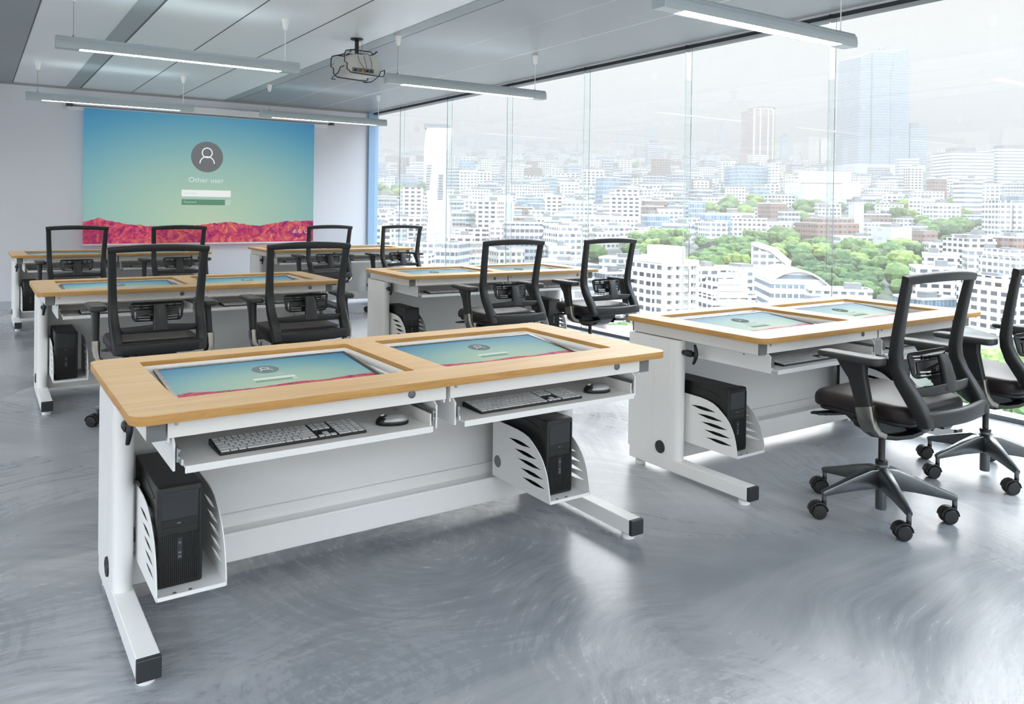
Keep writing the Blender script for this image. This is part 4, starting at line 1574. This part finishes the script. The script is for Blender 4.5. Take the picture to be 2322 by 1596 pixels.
def leaf(name, a, b, c):
    a, b, c = (tuple(q * 0.55 for q in k[:3]) + (1,) for k in (a, b, c))
    t = NT(name)
    co = t.coord()
    n = t.noise(co, 0.55, 4.0, 0.7)
    oi = t.n('ObjectInfo')
    col = t.ramp(n.outputs[0], [(0.3, a), (0.5, b), (0.72, c)])
    col = t.mix(t.math('MULTIPLY', oi.outputs['Random'], 0.3), col, srgb(110, 124, 74))
    t.bsdf(col, 0.8, 0, 0.15)
    return t.m


LEAF = {'light': leaf('light_green_leaves', srgb(104, 132, 66), srgb(142, 166, 92), srgb(184, 198, 126)),
        'mid': leaf('mid_green_leaves', srgb(66, 100, 58), srgb(98, 132, 80), srgb(140, 168, 108)),
        'dark': leaf('dark_green_leaves', srgb(48, 76, 56), srgb(74, 104, 74), srgb(108, 138, 98))}

# haze over the whole city, a real scattering volume lit by the sky


def haze():
    t = NT('city_haze')
    dens, alb = 0.0011, 0.312
    v = t.n('VolumeScatter')
    v.inputs['Color'].default_value = (1.0, 0.925, 0.87, 1)
    v.inputs['Density'].default_value = dens * alb
    v.inputs['Anisotropy'].default_value = 0.2
    ab = t.n('VolumeAbsorption')
    ab.inputs['Color'].default_value = (0, 0, 0, 1)
    ab.inputs['Density'].default_value = dens * (1 - alb)
    sm = t.n('AddShader')
    t.l(v.outputs[0], sm.inputs[0])
    t.l(ab.outputs[0], sm.inputs[1])
    t.l(sm.outputs[0], t.out.inputs['Volume'])
    vs = []
    for tt in (170.0, 9000.0):
        for ss in (-1, 1):
            w = 400 + 0.9 * tt
            p = EYE + FWD * tt + RGT * (ss * w + 0.12 * tt)
            gz = ground_z(p.x, p.y)
            vs.append((p.x, p.y, gz - 30))
            vs.append((p.x, p.y, gz + 240))
    mb = MB().add(vs, [(0, 1, 3, 2), (4, 6, 7, 5), (0, 2, 6, 4), (1, 5, 7, 3), (0, 4, 5, 1), (2, 3, 7, 6)])
    o = mb.build('haze', t.m)
    tag(o, 'white haze lying over the whole city outside the windows', 'haze', None, 'stuff')
    return o


haze()

# ground


def ground():
    t = NT('city_ground')
    co = t.coord()
    n1 = t.noise(co, 0.03, 4.0, 0.6)
    n2 = t.noise(co, 0.2, 3.0, 0.6)
    c = t.ramp(n1.outputs[0], [(0.35, srgb(98, 99, 98)), (0.5, srgb(128, 128, 126)), (0.62, srgb(98, 108, 88)), (0.75, srgb(134, 133, 130))])
    c = t.mix(t.math('MULTIPLY', n2.outputs[0], 0.4), c, srgb(80, 81, 81))
    t.bsdf(c, 0.9, 0, 0.1)
    vs = []
    for tt in (60.0, 12000.0):
        for ss in (-1, 1):
            p = EYE + FWD * tt + RGT * (ss * (400 + 1.0 * tt) + 0.1 * tt)
            vs.append((p.x, p.y, ground_z(p.x, p.y)))
    vs += [(x, y, z - 6) for x, y, z in vs]
    o = MB().add(vs, [(0, 1, 3, 2), (4, 6, 7, 5), (0, 4, 5, 1), (1, 5, 7, 3), (3, 7, 6, 2), (2, 6, 4, 0)]).build('city_ground', t.m)
    return struct(o)


ground()

COVER = {}                               # picture column (4 px) -> highest covered row
FOOT = []                                # taken ground: (s, t, half width)


def st_of(p):
    q = p - EYE
    return q.dot(RGT), q.dot(FWD)


def claim(p, r):
    s_, t_ = st_of(p)
    FOOT.append((s_, t_, r))


def free(p, r):
    s_, t_ = st_of(p)
    return all(abs(s_ - a) > (r + c) * 1.08 or abs(t_ - b_) > (r + c) * 1.08 for a, b_, c in FOOT)


VIEW_ROT = math.atan2(RGT.y, RGT.x)


def building(name, label, u0, u1, vtop, vbase, kind, depth=None, rot=0.0, parts=None):
    """A landmark standing at its own depth: width from its span, height from its top."""
    uc = (u0 + u1) / 2
    t = t_of(vbase, uc)
    w = (u1 - u0) / FOCAL * t
    d = depth or w * 0.8
    w = w / (COS(rot) + abs(SIN(rot)) * d / max(w, 1)) if rot else w
    p = spot(uc, t + d / 2)
    h = top_h(uc, t, vtop)
    r = thing(name, label, 'building', p, VIEW_ROT + rot)
    claim(p, max(w, d) * (0.8 if name == 'skyscraper' else 0.5))
    if parts is None:
        MB().box(-w / 2, w / 2, -d / 2, d / 2, -4, h).build('block', F[kind], r)
        MB().box(-w * 0.3, w * 0.2, -d * 0.25, d * 0.25, h, h + min(6.0, h * 0.12)).build('roof_plant', M_['plant'], r)
    else:
        parts(r, w, d, h)
    return r


# --- landmarks ------------------------------------------------------
def glass_tower(r, w, d, h):
    n = 9
    rings = []
    for i in range(n):
        f = i / (n - 1)
        k = 1 - 0.05 * f * f
        z = -4 + f * (h + 4)
        a, b_ = w / 2 * k, d / 2 * k
        rings.append([(-a, -b_, z), (-a * 0.55, -b_ * 1.06, z), (a * 0.20, -b_ * 1.10, z), (a, -b_, z), (a, b_, z), (-a, b_, z)])
    top = rings[-1]
    lift = [0.92, 0.965, 0.955, 1.0, 1.0, 0.94]
    rings[-1] = [(x, y, z * q) for (x, y, z), q in zip(top, lift)]
    MB().loft(rings).build('shaft', F['tower'], r)
    m = MB()
    for x in (-0.55, 0.2):
        m.bar([(x * w / 2, -d / 2 * 1.09, 0), (x * w / 2 * 0.97, -d / 2 * 1.05, h * 0.80), (x * w / 2 * (0.97 if x < 0 else 1.9), -d / 2 * 1.0, h * 0.95)], 1.6, 1.6, (1, 0, 0))
    m.build('corner_rib', M_['plant'], r)
    c = MB()
    for x0, x1 in ((0.12, 0.30), (0.22, 0.40)):
        c.bar([(x0 * w, 0, h), (x1 * w, 0, h + 8)], 1.2, 1.2, (0, 1, 0))
        c.box(x0 * w - 1, x0 * w + 1, -1, 1, h - 4, h + 5)
    c.build('roof_crane', M_['plant'], r)
    MB().box(-w * 0.75, w * 0.62, -d * 0.9, d * 0.5, -4, 14).build('podium', F['plain'], r)


def red_tower(r, w, d, h):
    MB().box(-w / 2, w * 0.34, -d / 2, d / 2, -4, h * 0.94).build('block', F['redtower'], r)
    MB().box(-w * 0.2, w / 2, -d * 0.35, d / 2, -4, h).build('rear_wing', F['brown'], r)
    m = MB()
    for x in (-0.5, -0.24, 0.10, 0.32):
        m.box(x * w - 0.03 * w, x * w + 0.03 * w, -d / 2 - 0.8, -d / 2 + 1, -4, h * 0.95)
    m.build('white_pilasters', M_['roof_white'], r)
    m = MB()
    for k in range(5):
        x = -0.42 * w + k * 0.17 * w
        m.box(x, x + 0.05 * w, -d * 0.45, -d * 0.38, h * 0.94, h * (0.955 + 0.006 * k))
    m.box(-0.45 * w, 0.32 * w, -d * 0.46, -d * 0.4, h * 0.955, h * 0.965)
    m.build('crown', M_['roof_white'], r)


def twisted(r, w, d, h):
    rings = []
    for i in range(15):
        f = i / 14
        z = -4 + f * (h + 4)
        k = 1.0 - 0.22 * SIN(PI * min(1, max(0, (f - 0.15) / 0.75)))
        sh = 0.12 * w * SIN(2.2 * PI * f)
        rings.append([(-w / 2 * k + sh, -d / 2, z), (-w * 0.1 + sh, -d / 2 * 1.1, z), (w / 2 * k + sh, -d / 2, z), (w / 2 * k + sh, d / 2, z), (-w / 2 * k + sh, d / 2, z)])
    MB().loft(rings).build('body', F['plain'], r)
    m = MB()
    for k in range(10):
        z = h * (0.48 + 0.022 * k)
        m.box(-w * 0.46 + k * 0.008 * w, -w * 0.30 + 0.012 * w * k, -d * 0.56, -d * 0.4, z, z + h * 0.008)
        z = h * (0.40 + 0.022 * k)
        m.box(w * 0.04 + 0.004 * w * k, w * 0.26, -d * 0.57, -d * 0.45, z, z + h * 0.008)
    m.build('louvre_bands', M_['plant'], r)
    MB().box(-w * 0.55, w * 0.45, -d * 0.4, d * 0.4, h, h + 2.5).build('roof_deck', M_['plant'], r)


def apartment(r, w, d, h):
    fh = 2.9
    m = MB().box(-w / 2, w / 2, -d / 2, d / 2, -4, h).box(-w * 0.62, -w / 2, -d * 0.3, d / 2, -4, h * 0.9).box(w / 2, w * 0.8, -d * 0.36, d / 2, -4, h * 0.80)
    m.build('block', F['balcony'], r)
    sl = MB()
    n = int(h / fh)
    for k in range(1, n + 1):
        sl.box(-w / 2 - 0.6, w / 2 + 0.6, -d / 2 - 1.4, -d / 2 + 0.2, k * fh - 0.35, k * fh + 0.75)
    sl.build('balcony_fronts', M_['roof_white'], r)
    cl = MB()
    for k in range(5):
        x = -w / 2 + w * k / 4
        cl.box(x - 0.5, x + 0.5, -d / 2 - 1.5, -d / 2, -4, h + 0.6)
    cl.build('fin_walls', M_['roof_white'], r)
    MB().box(-w / 2 - 0.4, w / 2 + 0.4, -d / 2 - 1.5, d / 2 + 0.4, h, h + 1.0).build('parapet', M_['roof_white'], r)
    MB().box(-w * 0.12, w * 0.36, -d * 0.35, d * 0.3, h, h + h * 0.20).build('roof_house', F['plain'], r)
    tr = MB()
    for k in range(7):
        tr.box(-w * 0.12 + k * w * 0.07, -w * 0.12 + k * w * 0.07 + 0.5, -d * 0.36, d * 0.3, h * 1.20, h * 1.23)
    tr.build('roof_pergola', M_['roof_white'], r)


def terraces(r, w, d, h):
    m = MB()
    for k in range(5):
        f = k / 5
        m.box(-w / 2 + w * 0.10 * k, w / 2 - w * 0.05 * k, -d / 2 + d * f * 0.8, d / 2, -4, h * (0.4 + 0.15 * k))
    m.build('terrace_blocks', F['balcony'], r)
    q = MB()
    for k in range(5):
        f = k / 5
        q.box(-w / 2 + w * 0.10 * k - 0.3, w / 2 - w * 0.05 * k + 0.3, -d / 2 + d * f * 0.8 - 0.4, -d / 2 + d * f * 0.8 + 0.3, h * (0.4 + 0.15 * k), h * (0.4 + 0.15 * k) + 0.9)
        for j in range(4):
            x = -w / 2 + w * (0.15 + 0.1 * k) + j * w * 0.14
            q.box(x, x + 2.4, -d / 2 + d * f * 0.8 + 1, -d / 2 + d * f * 0.8 + 3.5, h * (0.4 + 0.15 * k), h * (0.4 + 0.15 * k) + 1.8)
    q.build('parapets', M_['roof_white'], r)


def barrel_hall(r, w, d, h):
    n = 14
    prof = [(-w / 2 + w * j / n, h * 0.55 + h * 0.45 * SIN(PI * (0.12 + 0.88 * j / n)) ** 0.8) for j in range(n + 1)]
    pts = [(-w / 2, -4)] + prof + [(w / 2, -4)]
    MB().loft([[(x, y, z - 0.6) for x, z in pts] for y in (-d / 2, d / 2)]).build('hall', F['banded'], r)
    MB().loft([[(x, y, z) for x, z in prof] + [(x, y, z - 0.8) for x, z in reversed(prof)] for y in (-d / 2 - 1.5, d / 2 + 1)]).build('barrel_roof', M_['roof_white'], r, smooth=30)
    m = MB()
    for k in range(9):
        x = -w * 0.45 + k * w * 0.10
        m.box(x, x + 0.5, -d / 2 - 0.6, -d / 2, -4, h * 0.62)
    m.build('mullions', M_['roof_white'], r)


def wedge_house(r, w, d, h):
    pts = [(-w / 2, h), (w * 0.05, h * 0.82), (w / 2, h * 0.45), (w / 2, -4), (-w / 2, -4)]
    MB().loft([[(x, y, z) for x, z in pts] for y in (-d / 2, d / 2)]).build('block', F['white'], r)
    MB().loft([[(x, y, z + 0.2) for x, z in pts[:3]] + [(x, y, z + 1.2) for x, z in reversed(pts[:3])] for y in (-d / 2 - 1, d / 2 + 1)]).build('sloping_roof', M_['roof_white'], r)


def temple(r, w, d, h):
    MB().box(-w * 0.36, w * 0.36, -d * 0.36, d * 0.36, -4, h * 0.5).build('block', F['cream'], r)
    MB().loft([[(-w / 2, -d / 2, h * 0.45), (w / 2, -d / 2, h * 0.45), (w / 2, d / 2, h * 0.45), (-w / 2, d / 2, h * 0.45)],
               [(-w * 0.28, -d * 0.28, h * 0.72), (w * 0.28, -d * 0.28, h * 0.72), (w * 0.28, d * 0.28, h * 0.72), (-w * 0.28, d * 0.28, h * 0.72)],
               [(-w * 0.10, -0.5, h), (w * 0.10, -0.5, h), (w * 0.10, 0.5, h), (-w * 0.10, 0.5, h)]]).build('hipped_roof', M_['roof_dark'], r)


def museum(r, w, d, h):
    MB().box(-w / 2, w / 2, -d / 2, d / 2, -4, h * 0.72).build('block', F['plain'], r)
    MB().box(-w * 0.28, w * 0.42, -d * 0.3, d * 0.4, h * 0.72, h).build('upper_hall', F['plain'], r)
    MB().box(-w * 0.52, w * 0.2, -d * 0.52, -d * 0.4, h * 0.68, h * 0.74).build('roof_edge', M_['roof_white'], r)


def stepped(kind):
    def f(r, w, d, h):
        MB().box(-w / 2, w / 2, -d / 2, d / 2, -4, h * 0.82).build('block', F[kind], r)
        MB().box(-w * 0.3, w * 0.5, -d * 0.3, d * 0.5, h * 0.82, h).build('upper_block', F[kind], r)
        MB().box(-w * 0.1, w * 0.15, -d * 0.1, d * 0.2, h, h * 1.05).build('roof_plant', M_['plant'], r)
    return f


def twin(kind):
    def f(r, w, d, h):
        MB().box(-w / 2, -w * 0.03, -d / 2, d / 2, -4, h).build('left_slab', F[kind], r)
        MB().box(w * 0.06, w / 2, -d / 2, d / 2, -4, h * 0.96).build('right_slab', F[kind], r)
        MB().box(-w * 0.03, w * 0.06, -d * 0.2, d * 0.2, -4, h * 0.8).build('link', F['plain'], r)
    return f


building('skyscraper', 'tall pale glass skyscraper with a slanted top, right of the last glass fin', 1908, 2040, 112, 402, 'tower', 62, 0.12, glass_tower)
building('tower_block', 'brown and white residential tower standing alone left of the tall glass skyscraper', 1684, 1752, 243, 388, 'redtower', 40, 0.25, red_tower)
building('office_tower', 'bluish grey office tower half behind the right side of the tall glass skyscraper', 2046, 2084, 289, 400, 'blue', 40)
building('twisted_building', 'white building with a curved twisting front in the second window pane', 964, 1020, 293, 562, 'plain', 14, 0.0, twisted)
building('apartment_building', 'nearest pale apartment building with balcony rows and a roof house, left of the glass fin', 1440, 1562, 604, 762, 'balcony', 22, 0.42, apartment)
building('terraced_building', 'cream stepped terraces just right of the nearest pale apartment building', 1572, 1716, 646, 735, 'balcony', 24, 0.2, terraces)
building('hall', 'white hall with a broad curved roof at the foot of the trees', 1722, 1872, 620, 716, 'banded', 30, -0.1, barrel_hall)
building('wedge_house', 'white house with a long sloping roof among the trees', 1702, 1800, 562, 640, 'white', 16, -0.45, wedge_house)
building('temple', 'dark hipped tiled roof among the park trees', 1584, 1640, 553, 592, 'cream', 16, 0.3, temple)
building('corner_house', 'white two-storey house with tall windows above the curved roof hall', 1642, 1728, 612, 668, 'white', 18, 0.35)
building('banded_office', 'white office building with dark window bands at the right, beyond the skyscraper', 2132, 2228, 348, 436, 'banded', 40)
building('long_office', 'long grey banded office block cut by the right edge of the picture', 2232, 2380, 342, 432, 'banded', 44)
building('museum', 'broad windowless white block in front of the skyscraper foot', 1796, 1926, 394, 478, 'plain', 46, 0.0, museum)
building('glass_office', 'wide bluish glass office block below the brown and white tower', 1650, 1738, 380, 446, 'blue', 36, 0.1)
building('white_slab', 'slim white slab with a grid of windows right below the brown tower', 1738, 1758, 372, 448, 'white', 26)
building('hotel', 'cream pair of slabs left of the tall glass skyscraper', 1822, 1872, 312, 378, 'cream', 40, 0.0, twin('cream'))
building('brown_flats', 'dark brown apartment block with two red roof huts in mid-distance', 1816, 1932, 500, 562, 'brown', 26, 0.15, stepped('brown'))
building('slim_tower', 'slim windowless white stair tower behind the dark brown block', 1930, 1952, 460, 545, 'plain', 9)
building('grid_flats', 'tall white apartment slab with a dense balcony grid left of the glass fin', 1370, 1448, 432, 516, 'balcony', 24, 0.1, stepped('balcony'))
building('white_tower', 'tall white twin apartment tower near the right edge', 2246, 2304, 458, 562, 'white', 18, 0.0, twin('white'))
building('pale_block', 'blank white building with a flat roof above the right hand trees', 1994, 2050, 520, 578, 'plain', 20, 0.1)
building('brown_block', 'square brownish building right of the blank white building', 2056, 2106, 528, 572, 'brown', 22, 0.2)
building('striped_office', 'grey office with vertical white stripes behind the window-side chair', 992, 1062, 556, 640, 'grey', 18, -0.3, stepped('grey'))
building('corner_flats', 'white corner apartment house with deep balconies, lower left of the windows', 905, 962, 428, 520, 'balcony', 18, 0.2)
building('red_white_block', 'white apartment block with a roof hut between the two middle chairs', 1236, 1322, 516, 600, 'balcony', 22, 0.3, stepped('white'))
building('spire_block', 'white house with a pointed roof beyond the middle row chair', 1112, 1142, 500, 562, 'white', 14, 0.0,
         lambda r, w, d, h: (MB().box(-w / 2, w / 2, -d / 2, d / 2, -4, h * 0.7).build('block', F['white'], r),
                             MB().loft([[(-w / 2, -d / 2, h * 0.7), (w / 2, -d / 2, h * 0.7), (w / 2, d / 2, h * 0.7), (-w / 2, d / 2, h * 0.7)], [(-0.3, -0.3, h), (0.3, -0.3, h), (0.3, 0.3, h), (-0.3, 0.3, h)]]).build('pointed_roof', M_['roof_white'], r)))
building('bent_office', 'broad blank pale office with slanted roof lines behind the middle chair', 1084, 1166, 446, 526, 'plain', 26, 0.2, stepped('plain'))
building('white_flats', 'white flats at the right edge above the far chair', 2252, 2330, 575, 668, 'white', 22, 0.15, stepped('white'))
building('low_flats', 'white low flats with small windows left of the far right chair', 2160, 2238, 546, 610, 'balcony', 20, 0.1)
building('stacked_flats', 'large pale stepped flats low at the right between the two nearest chairs', 2215, 2300, 640, 770, 'balcony', 24, 0.25, stepped('balcony'))
for k, (u0, u1, vt, vb, kd, lb) in enumerate((
        (1212, 1232, 285, 340, 'blue', 'faint slim tower on the skyline in the fourth pane'),
        (1398, 1416, 282, 345, 'blue', 'faint grey tower, left one of a pair on the skyline in the fifth pane'),
        (1436, 1447, 280, 345, 'blue', 'faint very slim tower on the skyline, right one of a pair'),
        (1462, 1490, 286, 350, 'blue', 'faint broad-shouldered tower on the skyline left of the glass fin'),
        (1630, 1647, 285, 345, 'blue', 'faint tower on the skyline left of the brown and white tower'),
        (1040, 1054, 270, 330, 'grey', 'faint grey tower high on the skyline in the third pane'),
        (1768, 1786, 310, 372, 'blue', 'faint narrow tower just right of the brown and white tower'),
        (1464, 1500, 326, 388, 'grey', 'hazy grey office block under the skyline, left of the glass fin'))):
    building('distant_tower', lb, u0, u1, vt, vb, kd)

# --- trees ----------------------------------------------------------
TREE = {}


def tree_proto(kind, seed):
    r = random.Random(seed)
    bm = bmesh.new()
    blobs = [(0, 0, 6.5, 4.2)] + [(r.uniform(-3.4, 3.4), r.uniform(-3.4, 3.4), r.uniform(4.0, 9.0), r.uniform(1.9, 3.1)) for _ in range(11)]
    for x, y, z, q in blobs:
        g = bmesh.ops.create_icosphere(bm, subdivisions=2, radius=q, matrix=Matrix.Translation((x, y, z)))
        for v in g['verts']:
            d = (v.co - Vector((x, y, z))).normalized()
            v.co += d * r.uniform(-0.32, 0.36) * q * 0.55
            v.co.z = z + (v.co.z - z) * 0.85
    for f in bm.faces:
        f.material_index = 0
    n0 = len(bm.faces)
    bmesh.ops.create_cone(bm, segments=7, radius1=0.55, radius2=0.35, depth=5.5, cap_ends=True, matrix=Matrix.Translation((0, 0, 1.2)))
    bm.faces.ensure_lookup_table()
    for f in bm.faces[n0:]:
        f.material_index = 1
    me = bpy.data.meshes.new('tree')
    bm.to_mesh(me)
    bm.free()
    me.materials.append(LEAF[kind])
    me.materials.append(M_['roof_dark'])
    return me


for kd in LEAF:
    TREE[kd] = [tree_proto(kd, s) for s in (1, 2)]


def grove(label, group, n, uv0, uv1, kinds, size=(0.8, 1.25), sep=6.5):
    """n trees over a patch of ground given by two picture corners of its footing."""
    (u0, v0), (u1, v1) = uv0, uv1
    placed = []
    tries = 0
    while len(placed) < n and tries < n * 60:
        tries += 1
        v = rnd.uniform(v0, v1)
        u = rnd.uniform(u0, u1)
        p = spot(u, t_of(v, u))
        sc = rnd.uniform(*size)
        if any((p - q).length < sep * (sc + s2) / 2 for q, s2 in placed) or not free(p, 4 * sc):
            continue
        placed.append((p, sc))
        o = bpy.data.objects.new('tree', rnd.choice(TREE[rnd.choice(kinds)]))
        COL.objects.link(o)
        o.location = p - Vector((0, 0, 0.4))
        o.scale = (sc, sc, sc * rnd.uniform(0.85, 1.1))
        o.rotation_euler = (0, 0, rnd.uniform(0, 6.28))
        tag(o, label, 'tree', group)
    for p, sc in placed:
        claim(p, 4.0 * sc)


grove('leafy park tree left of the glass fin, between the middle chair and the tiled roof', 'park trees left of the glass fin', 16, (1432, 556), (1560, 596), ['mid', 'mid', 'light'])
grove('green park tree around the dark tiled temple roof', 'park trees around the tiled roof', 26, (1566, 556), (1712, 640), ['mid', 'light', 'dark'])
grove('tree standing between the sloping white house and the last glass fin', 'trees behind the sloping white house', 22, (1716, 560), (1872, 612), ['mid', 'light', 'mid'])
grove('dark tree in the thick clump beside the last glass fin', 'dark clump by the last glass fin', 26, (1800, 628), (1985, 716), ['dark', 'dark', 'mid'])
grove('green tree right of the last glass fin, behind the nearest chair back', 'trees right of the last glass fin', 26, (1900, 580), (2080, 640), ['mid', 'dark', 'light'])
grove('tree among the white houses at the right, below the tall twin tower', 'trees among the right hand houses', 12, (2090, 520), (2260, 570), ['mid', 'dark'])
grove('hazy tree in the green belt in front of the white block and skyscraper', 'green belt before the skyscraper', 24, (1590, 470), (2200, 512), ['mid', 'light'], (0.9, 1.5))
grove('hazy tree in the wooded patch beside the back wall', 'wooded patch beside the back wall', 16, (838, 436), (985, 470), ['dark', 'mid', 'light'], (0.9, 1.4))
grove('low tree seen just over the floor edge under the nearest chairs', 'treetops under the floor edge', 16, (2190, 850), (2330, 1010), ['light', 'mid'], (0.7, 1.0))
grove('low bush-like tree at the floor edge left of the right front desk', 'treetops left of the right front desk', 7, (1360, 770), (1440, 815), ['light', 'mid'], (0.6, 0.8))


# --- ordinary buildings: single ones up close, the far mass as one object -------------
def limit(u):
    for a, v in ((835, 0), (960, 560), (1062, 590), (1330, 610), (1432, 748), (2232, 700), (2400, 960)):
        if u < a:
            return v
    return 960


PANES = ((919, 'first'), (1027, 'second'), (1163, 'third'), (1338, 'fourth'), (1568, 'fifth'), (1890, 'sixth'), (9999, 'seventh'))
ORD = ['first', 'second', 'third', 'fourth', 'fifth', 'sixth', 'seventh', 'eighth', 'ninth', 'tenth', 'eleventh', 'twelfth', 'thirteenth', 'fourteenth', 'fifteenth', 'sixteenth', 'seventeenth', 'eighteenth']
cands = []
t = 130.0
while t < 4200:
    step = 15 + t * 0.018
    s0, s1 = -0.30 * t - 40, 0.86 * t + 60
    s = s0 + rnd.uniform(0, 10)
    while s < s1:
        w = rnd.uniform(9, 19) * (1 + t / 2600)
        d = rnd.uniform(8, 13) * (1 + t / 2600)
        x = EYE + FWD * (t + rnd.uniform(-4, 4)) + RGT * (s + w / 2)
        p = Vector((x.x, x.y, ground_z(x.x, x.y)))
        q = rnd.random()
        h = rnd.uniform(5, 10) if q < 0.62 else (rnd.uniform(10, 18) if q < 0.95 else rnd.uniform(20, 32))
        if t < 330:
            h = min(h, 15)
        kd = rnd.choice(['white', 'white', 'cream', 'cream', 'grey', 'balcony', 'balcony', 'banded', 'blue', 'white', 'grey', 'brown'])
        cands.append((t, p, w, d, h, kd, rnd.uniform(-0.5, 0.5)))
        s += w + rnd.uniform(2, 9) * (1 + t / 2000)
    t += step
cands.sort(key=lambda c: c[0])
near, far = [], []
for t, p, w, d, h, kd, ro in cands:
    if not free(p, max(w, d) * 0.42):
        continue
    u0, vt = uv_of(p + RGT * (-w / 2) + Vector((0, 0, h)))
    u1, _ = uv_of(p + RGT * (w / 2) + Vector((0, 0, h)))
    uc = (u0 + u1) / 2
    cols = range(int(u0 // 4), int(u1 // 4) + 1)
    shown = sum(1 for c in cols if COVER.get(c, 2000) - vt > 5 and limit(c * 4) - vt > 6 and c * 4 < 2318)
    for c in cols:
        COVER[c] = min(COVER.get(c, 2000), vt)
    if shown >= max(2, 0.5 * len(cols)) and t < 900 and 842 < uc < 2310 and (u1 - u0) > 12:
        near.append((t, p, w, d, h, kd, ro, uc))
    else:
        far.append((t, p, w, d, h, kd, ro))
near.sort(key=lambda c: c[0])
extra = near[230:]
near = near[:230]
far += [c[:7] for c in extra]
count = {}
near.sort(key=lambda c: c[7])
for t, p, w, d, h, kd, ro, uc in near:
    pane = next(nm for lim_, nm in PANES if uc < lim_)
    band = 'close by' if t < 420 else ('in mid-distance' if t < 640 else 'further off')
    size = 'low' if h < 10 else ('mid-rise' if h < 19 else 'tall')
    k = (pane, band, size, kd)
    count[k] = count.get(k, 0) + 1
    lab = '%s %s %s building from the left %s, in the %s window pane' % (ORD[min(count[k], 18) - 1], size, COLOUR[kd], band, pane)
    r = thing('city_building', lab, 'building', p, VIEW_ROT + ro, 'ordinary buildings of the hazy city')
    MB().box(-w / 2, w / 2, -d / 2, d / 2, -4, h).build('block', F[kd], r)
    m = MB()
    a = 0.35
    m.box(-w / 2 - 0.2, w / 2 + 0.2, -d / 2 - 0.2, -d / 2 + a, h, h + 0.9).box(-w / 2 - 0.2, w / 2 + 0.2, d / 2 - a, d / 2 + 0.2, h, h + 0.9)
    m.box(-w / 2 - 0.2, -w / 2 + a, -d / 2, d / 2, h, h + 0.9).box(w / 2 - a, w / 2 + 0.2, -d / 2, d / 2, h, h + 0.9)
    m.build('parapet', M_['roof_white'], r)
    q = MB()
    x0, y0 = rnd.uniform(-0.35, 0.1) * w, rnd.uniform(-0.3, 0.0) * d
    q.box(x0, x0 + w * 0.26, y0, y0 + d * 0.34, h, h + rnd.uniform(2.2, 3.6))
    q.box(x0 + w * 0.3, x0 + w * 0.36, y0, y0 + d * 0.1, h, h + 1.4)
    q.build('roof_hut', M_['plant'], r)
KD = sorted(COLOUR)
fm = MB()
for t, p, w, d, h, kd, ro in far:
    fm.cur = KD.index(kd)
    c, s_ = COS(VIEW_ROT + ro), SIN(VIEW_ROT + ro)
    vs = []
    for z in (-4, h):
        for a, b_ in ((-1, -1), (1, -1), (1, 1), (-1, 1)):
            lx, ly = a * w / 2, b_ * d / 2
            vs.append((p.x + lx * c - ly * s_, p.y + lx * s_ + ly * c, p.z + z))
    fm.add(vs, [(0, 3, 2, 1), (4, 5, 6, 7), (0, 1, 5, 4), (1, 2, 6, 5), (2, 3, 7, 6), (3, 0, 4, 7)])
for c_ in far:
    claim(c_[1], max(c_[2], c_[3]) / 2)
for c_ in near:
    claim(c_[1], max(c_[2], c_[3]) / 2)
o = fm.build('city_blocks', [F[k] for k in KD])
tag(o, 'countless small pale city blocks fading into the haze below the skyline', 'city', None, 'stuff')
# hazy treetops scattered between the far blocks
ft = MB()
for _ in range(3000):
    t = rnd.uniform(330, 2200)
    u = rnd.uniform(800, 2360)
    p = spot(u, t)
    q = rnd.uniform(4, 7) * (1 + t / 3000)
    if not free(p, q * 0.9):
        continue
    ft.cur = rnd.choice((0, 0, 1))
    n = 8
    rings = []
    for z, k in ((1, 0.5), (3.5, 0.95), (6.5, 1.0), (9.0, 0.75), (10.8, 0.3)):
        rings.append([(p.x + q * k * COS(2 * PI * j / n) * rnd.uniform(0.8, 1.2), p.y + q * k * SIN(2 * PI * j / n) * rnd.uniform(0.8, 1.2), p.z + z * q / 7 + rnd.uniform(-0.5, 0.5)) for j in range(n)])
    ft.loft(rings)
o = ft.build('distant_treetops', [LEAF['mid'], LEAF['dark']])
tag(o, 'blurred green treetops dotted between the far city blocks', 'trees', None, 'stuff')
